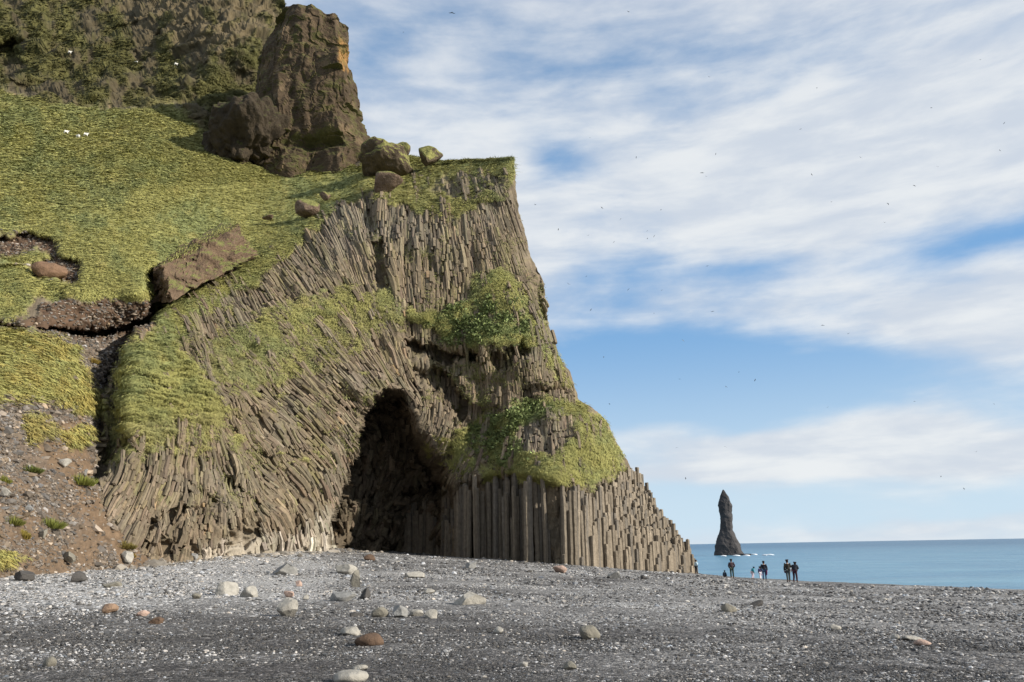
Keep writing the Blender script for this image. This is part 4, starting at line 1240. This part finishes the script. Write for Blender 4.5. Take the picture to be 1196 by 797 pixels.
ms_ = (sstep(upn + fbm(PT * .5 + 3, 4) * .9, .25, .6) * .7)[..., None]
c0 = c0 * (1 - ms_) + np.array([.085, .085, .024]) * ms_
ii = np.arange(nlev * naro).reshape(nlev, naro); i2 = np.roll(ii, -1, axis=1)
pf = np.stack([ii[:-1], ii[1:], i2[1:], i2[:-1]], -1).reshape(-1, 4)
topc = PT[0].mean(0) + np.array([0, 2.5, 1.0])
Vt = np.vstack([PT.reshape(-1, 3), topc[None]]); Ct = np.vstack([c0.reshape(-1, 3), [[.12, .12, .04]]])
rings_ = []
inner = [PT[0] * (1 - k) + topc * k + np.array([0, 0, .5 * math.sin(k * 3)]) for k in (.25, .5, .75)]
Vt = np.vstack([PT.reshape(-1, 3)] + inner + [topc[None]]); Ct = np.vstack([c0.reshape(-1, 3), np.tile([.12, .12, .04], (3 * naro + 1, 1))])
base_i = nlev * naro
r0 = np.arange(naro)
quads_t = [pf]
prev = r0
for k in range(3):
    cur = base_i + k * naro + r0
    quads_t.append(np.stack([prev, np.roll(prev, -1), np.roll(cur, -1), cur], -1)); prev = cur
last = len(Vt) - 1
faces_t = np.vstack(quads_t).tolist() + [[int(prev[q]), int(prev[(q + 1) % naro]), last] for q in range(naro)]
pin = mesh_obj('rock_pinnacle', Vt, [tuple(f) for f in faces_t], M_CLIFF, color=Ct, smooth=False)
tag(pin, 'massive dark brown rock tower with an orange patch, standing atop the grass slope', 'rock')

# ------------------------------------------------------------------ slab boulder and turf-topped boulders of the slope
def box_rock(name, corners, mat, seed, label, n=40, amp=.35, cat='boulder', group=None):
    """corners: 8 points, bottom front-left, front-right, back-right, back-left, then the top four"""
    C8 = np.array(corners); lin = np.linspace(0, 1, n)
    Vs, Fs = [], []
    def tri(a, b_, c):
        a, b_, c = [np.asarray(q)[..., None] for q in (a, b_, c)]
        bot = (C8[0] * (1 - a) + C8[1] * a) * (1 - b_) + (C8[3] * (1 - a) + C8[2] * a) * b_
        top = (C8[4] * (1 - a) + C8[5] * a) * (1 - b_) + (C8[7] * (1 - a) + C8[6] * a) * b_
        return bot * (1 - c) + top * c
    A, B = np.meshgrid(lin, lin); Z, O = np.zeros_like(A), np.ones_like(A)
    ids = {}
    for (a, b_, c) in [(A, Z, B), (A[:, ::-1], O, B), (Z, A[:, ::-1], B), (O, A, B), (A, B, O), (A, B[::-1], Z)]:
        P_ = tri(a, b_, c).reshape(-1, 3); loc = []
        for q in P_:
            k = tuple(np.round(q, 3))
            if k not in ids: ids[k] = len(Vs); Vs.append(q)
            loc.append(ids[k])
        g = np.array(loc).reshape(n, n)
        Fs += np.stack([g[:-1, :-1], g[:-1, 1:], g[1:, 1:], g[1:, :-1]], -1).reshape(-1, 4).tolist()
    V_ = np.array(Vs); ce = V_.mean(0); dr = V_ - ce; dr /= np.linalg.norm(dr, axis=1, keepdims=True)
    V_ = V_ + dr * ((ridged(V_ * .8 + seed, 3) * .5 + fbm(V_ * 2.2 + seed, 3) * .5) * amp)[:, None]
    V_ = V_ + dr * (fbm(V_ * .45 + seed, 2) * amp * 1.6)[:, None]
    o = mesh_obj(name, V_ - ce, [tuple(f) for f in Fs], mat, smooth=False); o.location = ce
    bm = bmesh.new(); bm.from_mesh(o.data); bmesh.ops.recalc_face_normals(bm, faces=bm.faces); bm.to_mesh(o.data); bm.free()
    tag(o, label, cat, group)
    return o


M_SLAB = rock_mat('brown_tuff', (.175, .118, .075), .4, moss=.45, scale=.9, bump=.9, mosscol=(.22, .22, .07))
M_MOSSY = rock_mat('mossy_rock', (.12, .09, .06), .4, moss=1.15, scale=.8, bump=.9, mosscol=(.28, .27, .09))
M_BOULD = rock_mat('slope_boulder_rock', (.20, .14, .10), .4, moss=.8, scale=1.0, bump=.9, mosscol=(.22, .22, .07))
S8 = lambda lst: [at(np.array(float(a_)), np.array(float(b_)), np.array(float(c_))) for a_, b_, c_ in lst]
box_rock('slab_boulder', S8([(203, 350, 74), (291, 300, 84), (298, 296, 92), (178, 352, 80), (192, 309, 75.5), (274, 266, 86), (258, 262, 95), (176, 314, 83)]), M_SLAB, 3, 'long tilted slab of brown rock sunk in the grass slope, bare face toward the beach', amp=1.0)
def hang_turf(name, line, n, L, parent, col, seed):
    r_ = np.random.default_rng(seed); P_ = np.array([at(np.array(float(a_)), np.array(float(b_)), np.array(float(c_))) for a_, b_, c_ in line])
    sl = np.r_[0, np.cumsum(np.linalg.norm(np.diff(P_, axis=0), axis=1))]; t_ = r_.uniform(0, sl[-1], n)
    root = np.stack([np.interp(t_, sl, P_[:, k]) for k in range(3)], -1) + r_.normal(0, .28, (n, 3)) * np.array([1, 1.6, .7])
    tip = root + np.stack([r_.normal(0, .22, n), -r_.uniform(.1, .6, n), -r_.uniform(-.3, 1.0, n)], -1) * L * r_.uniform(.5, 1.3, (n, 1))
    sd_ = r_.normal(size=(n, 3)); sd_[:, 2] *= .3; sd_ /= np.linalg.norm(sd_, axis=1, keepdims=True)
    V_ = np.stack([root - sd_ * .05, root + sd_ * .05, tip], 1).reshape(-1, 3) - np.array(parent.location)
    o = mesh_obj(name, V_, np.arange(len(V_)).reshape(-1, 3), M_GRASS, parent, color=np.repeat(np.array(col) * r_.uniform(.5, 1.3, (n, 1)), 3, 0)); tag(o, kind='stuff')


slab_o = bpy.data.objects['slab_boulder']
hang_turf('turf', [(190, 311, 76), (212, 296, 78), (236, 286, 80.5), (258, 271, 83.5), (278, 262, 86.5)], 1500, .55, slab_o, (.24, .23, .075), 4)
hang_turf('turf', [(278, 262, 87), (286, 278, 86.5), (294, 296, 86)], 260, .4, slab_o, (.22, .20, .07), 5)
put_rock('bank_boulder', 'flat orange-brown boulder in the dark scar of the grass slope', 61, 325, 38, 17, rock_mat('rust_rock', (.19, .115, .07), .6, scale=2), 611, D=71.5, rounded=.5, cat='boulder')
SG = 'boulders on the grass slope'
put_rock('slope_boulder', 'large moss-topped boulder with a dark underside at the foot of the rock tower', 449, 203, 68, 32, M_MOSSY, 521, D=113, depth=1.2, rounded=.55, rough=.13, sub=5, cat='boulder', group=SG, tilt=.15)
put_rock('slope_boulder', 'small mossy boulder standing on the skyline between two larger ones', 471, 182, 19, 19, M_MOSSY, 502, D=114, rounded=.3, cat='boulder', group=SG)
put_rock('slope_boulder', 'blocky green boulder alone on the skyline', 501, 190, 32, 19, M_MOSSY, 513, D=113, rounded=.1, cat='boulder', group=SG)
put_rock('slope_boulder', 'reddish brown boulder on the crest below the large mossy one', 452, 220, 38, 21, M_BOULD, 504, D=101.2, rounded=.3, cat='boulder', group=SG)
put_rock('slope_boulder', 'dark brown pointed boulder in the grass behind the crest', 359, 252, 28, 20, M_BOULD, 515, D=100, rounded=.35, cat='boulder', group=SG)
put_rock('slope_boulder', 'small dark stone in the grass beyond the pointed boulder', 381, 232, 14, 9, M_BOULD, 506, D=105.5, rounded=.3, cat='boulder', group=SG)
put_rock('slope_boulder', 'low dark stone half hidden in the grass above the slab', 313, 255, 13, 6, M_BOULD, 507, D=101, rounded=.3, cat='boulder', group=SG)
put_rock('slope_boulder', 'rugged mossy outcrop block at the foot of the rock tower, enlarged and darkened to fill its shadow', 284, 201, 100, 98, rock_mat('shaded_moss_rock', (.06, .045, .028), .4, moss=.6, scale=.7, bump=1.0, mosscol=(.09, .09, .028)), 510, D=128, depth=1.0, rounded=.35, cat='boulder', group=SG, rough=.30, sub=6)  # mossy block made larger and coloured dark to stand in for the tower's shadow

# ------------------------------------------------------------------ sea stack
ST = [(573, 843.5, 846), (580, 840.5, 851), (590, 839.3, 854.5), (602, 841.3, 855.3), (612, 841.5, 855), (620, 840.5, 856), (628, 838, 860), (636, 835, 864), (643, 834, 867), (650, 833, 871)]
ST = np.array([(v, a_, b_) for v, a_, b_ in ST], float)
vs_ = np.linspace(573, 650, 90); na = 72; DS = 470.0
ring = []
for v in vs_:
    a_, b_ = np.interp(v, ST[:, 0], ST[:, 1]), np.interp(v, ST[:, 0], ST[:, 2])
    A_, B_ = at(np.array(a_), np.array(v), np.array(DS)), at(np.array(b_), np.array(v), np.array(DS))
    c_ = (A_ + B_) / 2; r_ = (B_[0] - A_[0]) / 2
    t_ = np.linspace(0, 2 * math.pi, na, endpoint=False)
    ct, st_ = np.cos(t_), np.sin(t_)
    k = 1 / (np.abs(ct * .85 + st_ * .35) + np.abs(st_ * .8 - ct * .35)); k = k / k.max() * .5 + .5
    ring.append(np.stack([c_[0] + ct * r_ / .93 * k, DS + st_ * r_ * .95 * k, np.full(na, c_[2])], -1))
PTs = np.array(ring); cs2 = PTs.mean(1, keepdims=True); dr = PTs - cs2; dr /= np.linalg.norm(dr, axis=-1, keepdims=True) + 1e-6
PTs = PTs + dr * ((ridged(PTs * np.array([.14, .14, .07]), 3) - .35) * .9 + fbm(PTs * .4, 3) * .6)[..., None] * np.clip(np.linspace(.2, 6, 90), 0, 1)[:, None, None]
ii = np.arange(90 * na).reshape(90, na); i2 = np.roll(ii, -1, axis=1)
sfc = np.stack([ii[:-1], ii[1:], i2[1:], i2[:-1]], -1).reshape(-1, 4).tolist()
tp = PTs[0].mean(0) + np.array([0, 0, .6]); Vv = np.vstack([PTs.reshape(-1, 3), tp])
sfc += [[q, (q + 1) % na, len(Vv) - 1] for q in range(na)]
M_STACK = rock_mat('stack_basalt', (.060, .056, .056), .5, scale=.25)
stack = mesh_obj('sea_stack', Vv, [tuple(f) for f in sfc], M_STACK, smooth=False)
tag(stack, 'tall dark needle of rock rising from the sea on a widening foot', 'sea stack')
q = at(np.array(869.), np.array(648.), np.array(462.)); q[2] = 0
V_, F_ = rock_shape(77, 3, 8, .08, .2)
sk = mesh_obj('skerry', V_ * np.array([4.8, 3, 1.3]), F_, M_STACK); sk.location = q
tag(sk, 'low flat black rock awash at the foot of the sea stack', 'rock')
M_FOAM, t, b = new_mat('foam'); b.inputs['Base Color'].default_value = (.8, .83, .85, 1)
fV, fF = [], []
for (u, v, w) in [(880, 648.2, 9), (872, 649.5, 7), (899, 648.6, 9), (893, 648.9, 4), (860, 649.6, 8), (845, 650, 6)]:
    p = at(np.array(float(u)), np.array(float(v)), np.array(455.)); k = -EYE[2] / (p[2] - EYE[2]); p = EYE + (p - EYE) * k
    V0_, F0 = ico(2); k0 = len(fV)
    fV += list(V0_ * np.array([w * .5 * .5, 3.0, .45]) * (1 + .3 * fbm(V0_ * 2 + u, 2)[:, None]) + np.array([p[0], p[1], 0.15])); fF += [tuple(int(z) + k0 for z in f) for f in F0]
fo = mesh_obj('sea_foam', np.array(fV), fF, M_FOAM, smooth=True); tag(fo, kind='stuff')

# ------------------------------------------------------------------ sheep (white specks on the slope)
def simple_mat(name, col, rough=.85):
    m, t, b = new_mat(name); tcn = t.n.new('ShaderNodeTexCoord')
    n1 = t.noise(tcn.outputs['Object'], 9, 4, .6)
    t.l.new(t.ramp(n1, [(.3, tuple(q * .78 for q in col)), (.7, tuple(min(1, q * 1.12) for q in col))]), b.inputs['Base Color'])
    b.inputs['Roughness'].default_value = rough
    return m


def skin(name, verts, edges, radii, mat, parent=None, sub=1):
    """one continuous body grown over a skeleton; vertex 0 is the root"""
    me = bpy.data.meshes.new(name); me.from_pydata([tuple(map(float, v)) for v in verts], edges, [])
    o = bpy.data.objects.new(name, me); COL.objects.link(o)
    m = o.modifiers.new('skin', 'SKIN'); m.use_smooth_shade = True
    sv_ = me.skin_vertices[0].data
    for i, r_ in enumerate(radii):
        rx = r_ if isinstance(r_, (tuple, list)) else (r_, r_)
        sv_[i].radius = rx; sv_[i].use_root = (i == 0)
    s = o.modifiers.new('sub', 'SUBSURF'); s.levels = sub; s.render_levels = sub
    me.materials.append(mat)
    if parent: o.parent = parent
    return o


M_WOOL = simple_mat('wool', (.72, .70, .64)); M_FACE = simple_mat('sheep_face', (.25, .2, .17))


def sheep(label, u, v, rz):
    p = surf(u, v)
    r = empty('sheep', p + np.array([0, -.3, .12]), rz); r.scale = (.72, .72, .72)
    Vb = [(0, 0, .55), (-.35, 0, .56), (.35, 0, .56), (.50, 0, .72), (.66, 0, .80), (.78, 0, .74), (-.36, .13, .33), (-.39, .13, .02), (-.36, -.13, .33), (-.39, -.13, .02), (.34, .12, .3), (.34, .12, .02), (.34, -.12, .3), (.34, -.12, .02), (-.52, 0, .5)]
    E = [(0, 1), (0, 2), (2, 3), (3, 4), (4, 5), (1, 6), (6, 7), (1, 8), (8, 9), (2, 10), (10, 11), (2, 12), (12, 13), (1, 14)]
    skin('body', Vb, E, [.27, .25, .22, .13, .10, .06, .08, .04, .08, .04, .07, .04, .07, .04, .05], M_WOOL, r)
    for s in (-1, 1):
        skin('ear', [(.62, s * .06, .84), (.60, s * .19, .83)], [(0, 1)], [.035, .02], M_FACE, r)
    tag(r, label, 'sheep', 'white sheep grazing on the slope')


for lb, u, v, rz in [('white sheep grazing alone farthest from its pair on the open slope', 78, 158, .3), ('white sheep, middle of the trio on the open slope', 92, 163, 2.8), ('white sheep closest to the middle one of the trio', 101, 161, .1),
                     ('white sheep under the crags highest on the hillside', 82, 64, .2), ('white sheep on the craggy band beside a brown rock wall', 160, 76, 3.0), ('white sheep nearest the shadow of the rock tower', 206, 78, .5), ('white sheep just inside the shadow of the rock tower', 285, 80, .5)]:
    sheep(lb, u, v, rz)

# ------------------------------------------------------------------ people at the water's edge
def person(label, u, v, hpx, rz, jacket, legs, hair=(.03, .02, .02), pose='stand', step=.10, arms='down', extra=None, group='visitors at the water edge'):
    p = pix_ground(u, v); m = np.linalg.norm(p - EYE) / F_PX
    H = hpx * m; k = H / 1.75
    r = empty('person', p + np.array([0, 0, .0]), rz)
    skinm = simple_mat('skin', (.45, .28, .2)); jm = simple_mat('jacket_cloth', jacket); lm = simple_mat('trouser_cloth', legs); hm = simple_mat('hair', hair); bm_ = simple_mat('boots', (.03, .03, .03))
    def J(x, y, z): return (x * k, y * k, z * k)
    if pose == 'crouch':
        k = H / 1.15
        pel, chest, neck, head = J(0, .05, .35), J(0, -.08, .66), J(0, -.13, .84), J(0, -.17, .98)
        kn = [J(s * .13, -.35, .48) for s in (-1, 1)]; an = [J(s * .12, -.10, .08) for s in (-1, 1)]; to = [J(s * .12, -.28, .04) for s in (-1, 1)]; hip = [J(s * .10, .03, .34) for s in (-1, 1)]
    elif pose == 'bend':
        k = H / 1.55
        pel, chest, neck, head = J(0, .05, .90), J(0, -.10, 1.18), J(0, -.20, 1.36), J(0, -.26, 1.46)
        kn = [J(-.10, -.06, .48), J(.10, -.02, .48)]; an = [J(-.11, -.02, .08), J(.12, .12, .08)]; to = [J(-.11, -.2, .04), J(.12, -.06, .04)]; hip = [J(s * .10, .05, .88) for s in (-1, 1)]
    else:
        pel, chest, neck, head = J(0, 0, .95), J(0, 0, 1.28), J(0, -.01, 1.48), J(0, -.03, 1.63)
        hip = [J(s * .10, 0, .92) for s in (-1, 1)]; kn = [J(-.11, -step, .50), J(.11, step * .5, .50)]; an = [J(-.12, -step * 1.3, .08), J(.12, step * 1.5, .08)]; to = [(a_[0], a_[1] - .17 * k, .04 * k) for a_ in an]
    c0 = Vector(chest); sh_ = [tuple(c0 + Vector(J(s * .19, 0, .12))) for s in (-1, 1)]
    if arms == 'pocket': el = [tuple(c0 + Vector(J(s * .29, .05, -.15))) for s in (-1, 1)]; ha = [tuple(c0 + Vector(J(s * .19, -.12, -.34))) for s in (-1, 1)]
    elif arms == 'front': el = [tuple(c0 + Vector(J(s * .26, -.04, -.14))) for s in (-1, 1)]; ha = [tuple(c0 + Vector(J(s * .06, -.26, -.02))) for s in (-1, 1)]
    else: el = [tuple(c0 + Vector(J(s * .27, .02, -.16))) for s in (-1, 1)]; ha = [tuple(c0 + Vector(J(s * .27, -.06, -.42))) for s in (-1, 1)]
    Vb = [pel, chest, neck, head, tuple(Vector(head) + Vector(J(0, 0, .09)))]; E = [(0, 1), (1, 2), (2, 3), (3, 4)]; Rd = [.13, .14, .055, .085, .07]
    for s in (0, 1):
        b0 = len(Vb); Vb += [sh_[s], el[s], ha[s], tuple(Vector(ha[s]) + (Vector(ha[s]) - Vector(el[s])).normalized() * .10 * k)]; E += [(1, b0), (b0, b0 + 1), (b0 + 1, b0 + 2), (b0 + 2, b0 + 3)]; Rd += [.055, .04, .032, .022]
        b0 = len(Vb); Vb += [hip[s], kn[s], an[s], to[s]]; E += [(0, b0), (b0, b0 + 1), (b0 + 1, b0 + 2), (b0 + 2, b0 + 3)]; Rd += [.085, .058, .04, .035]
    skin('body', Vb, E, [q * k for q in Rd], skinm, r)
    # jacket
    Vj = [tuple(Vector(pel) * 1.25 - Vector(chest) * .25), tuple(Vector(pel) * .7 + Vector(chest) * .3), chest, tuple(Vector(chest) * .45 + Vector(neck) * .55)]; Ej = [(0, 1), (1, 2), (2, 3)]; Rj = [.20, .185, .19, .13]
    for s in (0, 1):
        b0 = len(Vj); Vj += [sh_[s], el[s], tuple(Vector(ha[s]) * .95 + Vector(el[s]) * .05)]; Ej += [(2, b0), (b0, b0 + 1), (b0 + 1, b0 + 2)]; Rj += [.095, .08, .065]
    skin('jacket', Vj, Ej, [q * k for q in Rj], jm, r)
    Vl = [tuple(Vector(pel) * .9 + Vector(chest) * .1)]; El_ = []; Rl = [.17]
    for s in (0, 1):
        b0 = len(Vl); Vl += [hip[s], kn[s], an[s]]; El_ += [(0, b0), (b0, b0 + 1), (b0 + 1, b0 + 2)]; Rl += [.11, .085, .07]
    skin('trousers', Vl, El_, [q * k for q in Rl], lm, r)
    for s in (0, 1): skin('boot', [an[s], tuple(Vector(an[s]) - Vector((0, 0, .035 * k))), to[s]], [(0, 1), (1, 2)], [.06 * k, .055 * k, .045 * k], bm_, r)
    hd = Vector(head)
    skin('hair', [tuple(hd + Vector(J(0, .035, .0))), tuple(hd + Vector(J(0, .02, .055))), tuple(hd + Vector(J(0, .04, -.12)))], [(0, 1), (0, 2)], [.11 * k, .07 * k, .09 * k], hm, r)
    if extra:
        nm, off, off2, rad, col_ = extra
        skin(nm, [J(*off), J(*off2)], [(0, 1)], [rad * k, rad * k * .7], simple_mat(nm + '_cloth', col_), r)
    tag(r, label, 'person', group)
    return r


PIv = math.pi
person('person in dark trousers and pale blue top standing beside the last stepped columns', 813.5, 670.5, 15, PIv * .6, (.45, .60, .68), (.03, .03, .035), arms='front', step=.05)
person('small figure in dark clothes crouching low on the gravel', 846.5, 675, 8, PIv * .8, (.04, .06, .09), (.06, .05, .05), pose='crouch')
person('lone person in a dark red-brown jacket and dark green trousers with elbows out', 855.5, 675.5, 20, PIv, (.05, .03, .035), (.035, .05, .035), arms='pocket', step=.02)
person('small child in a teal top and white and pink trousers bending forward', 879.5, 676.5, 12.5, PIv * .55, (.06, .30, .36), (.75, .62, .68), pose='bend')
person('child in a navy jacket and pale trousers beside a taller adult', 888.5, 677, 13.5, PIv * 1.1, (.04, .04, .12), (.75, .68, .72), arms='pocket', extra=('bag', (-.2, .05, .75), (-.2, .05, .55), .08, (.7, .5, .65)))
person('adult in a black coat and dark blue jeans next to a child', 893.5, 678, 20, PIv * .9, (.02, .02, .03), (.04, .07, .14), arms='down', step=.12, extra=('scarf', (-.22, .0, .95), (-.20, 0, .45), .09, (.10, .02, .07)))
person('tall person in a dark olive coat and grey trousers, standing in the closest pair', 921.5, 680, 23, PIv, (.035, .032, .025), (.07, .08, .08), arms='down', step=.08, extra=('shoulder_bag', (.26, .04, .88), (.22, .04, .68), .09, (.06, .02, .05)))
person('person in a black jacket with white back bag, leaning toward the tall one', 929.5, 680.5, 20.5, PIv * .8, (.02, .025, .035), (.05, .02, .03), arms='front', step=.12, pose='bend', extra=('white_bag', (.24, .12, 1.15), (.26, .12, .75), .07, (.75, .78, .80)))

# ------------------------------------------------------------------ seabirds
M_BIRD = simple_mat('bird_dark', (.05, .05, .055)); M_BIRDW = simple_mat('bird_white', (.8, .8, .8))


def bird_mesh(name, mat, flap):
    V_ = [(0, .28, 0), (0, .18, .04), (0, .05, .055), (0, -.12, .04), (0, -.30, 0), (.05, .08, 0), (-.05, .08, 0), (.05, -.1, 0), (-.05, -.1, 0), (0, .05, -.05), (0, -.12, -.04)]
    F_ = [(0, 5, 1), (0, 1, 6), (1, 5, 2), (1, 2, 6), (2, 5, 7, 3), (2, 3, 8, 6), (3, 7, 4), (3, 4, 8), (0, 9, 5), (0, 6, 9), (9, 10, 7, 5), (9, 6, 8, 10), (10, 4, 7), (10, 8, 4)]
    for s in (-1, 1):
        b0 = len(V_)
        V_ += [(s * .04, .12, .02), (s * .04, -.08, .02), (s * .30, .16, .02 + .10 * flap), (s * .30, -.02, .02 + .10 * flap), (s * .62, .02, .02 + .10 * flap - .05), (s * .04, .02, -.01), (s * .30, .06, .0 + .10 * flap)]
        q = [(b0, b0 + 1, b0 + 3, b0 + 2), (b0 + 2, b0 + 3, b0 + 4), (b0, b0 + 2, b0 + 6, b0 + 5), (b0 + 1, b0 + 5, b0 + 6, b0 + 3), (b0 + 2, b0 + 4, b0 + 6), (b0 + 3, b0 + 6, b0 + 4)]
        F_ += q
    return V_, F_


protos = []
for fl_ in (-.6, .4, 1.2):
    V_, F_ = bird_mesh('seabird', M_BIRD, fl_)
    me = bpy.data.meshes.new('seabird'); me.from_pydata(V_, [], F_); me.materials.append(M_BIRD); protos.append(me)
mw = protos[1].copy(); mw.materials.clear(); mw.materials.append(M_BIRDW)
BIRDS = [(734, 14), (471, 38), (689, 161), (743, 184), (703, 243), (725, 256), (772, 245), (756, 270), (756, 279), (764, 276), (717, 283), (687, 275), (652, 268), (625, 239), (1145, 70), (1088, 126), (1173, 144), (1168, 176), (1095, 195), (1005, 184), (948, 204), (971, 236), (1037, 238), (1033, 260), (1068, 217), (836, 180), (820, 202), (825, 206), (828, 90), (954, 103), (935, 151), (826, 311), (832, 364), (863, 435), (848, 452), (705, 417), (712, 472), (967, 476), (1068, 469), (1161, 472), (961, 380), (794, 443), (734, 338), (773, 339), (764, 366), (685, 323), (790, 523), (847, 522), (801, 559), (1140, 528), (1126, 571), (1099, 557), (991, 390), (690, 362), (882, 444), (664, 332)]
br = random.Random(3)
for (u, v) in BIRDS:
    D = br.uniform(190, 300)
    o = bpy.data.objects.new('seabird', br.choice(protos)); COL.objects.link(o)
    o.location = at(np.array(float(u)), np.array(float(v)), np.array(D)); s = br.uniform(.8, 1.1)
    o.scale = (s, s, s); o.rotation_euler = (br.uniform(-.5, .5), br.uniform(-.9, .9), br.uniform(0, 6.28))
    tag(o, 'tiny dark seabird flying in the open sky', 'bird', 'dark seabirds wheeling over the sea')
o = bpy.data.objects.new('seabird', protos[0]); COL.objects.link(o); o.location = at(np.array(528.), np.array(15.), np.array(130.)); o.rotation_euler = (0, .1, .1); o.scale = (1.1,) * 3
tag(o, 'large dark bird with wide level wings high above the grass cape', 'bird')
o = bpy.data.objects.new('seabird', mw); COL.objects.link(o); o.location = at(np.array(798.), np.array(398.), np.array(190.)); o.rotation_euler = (.3, .4, .8)
tag(o, 'single white gull in the blue part of the sky', 'bird')
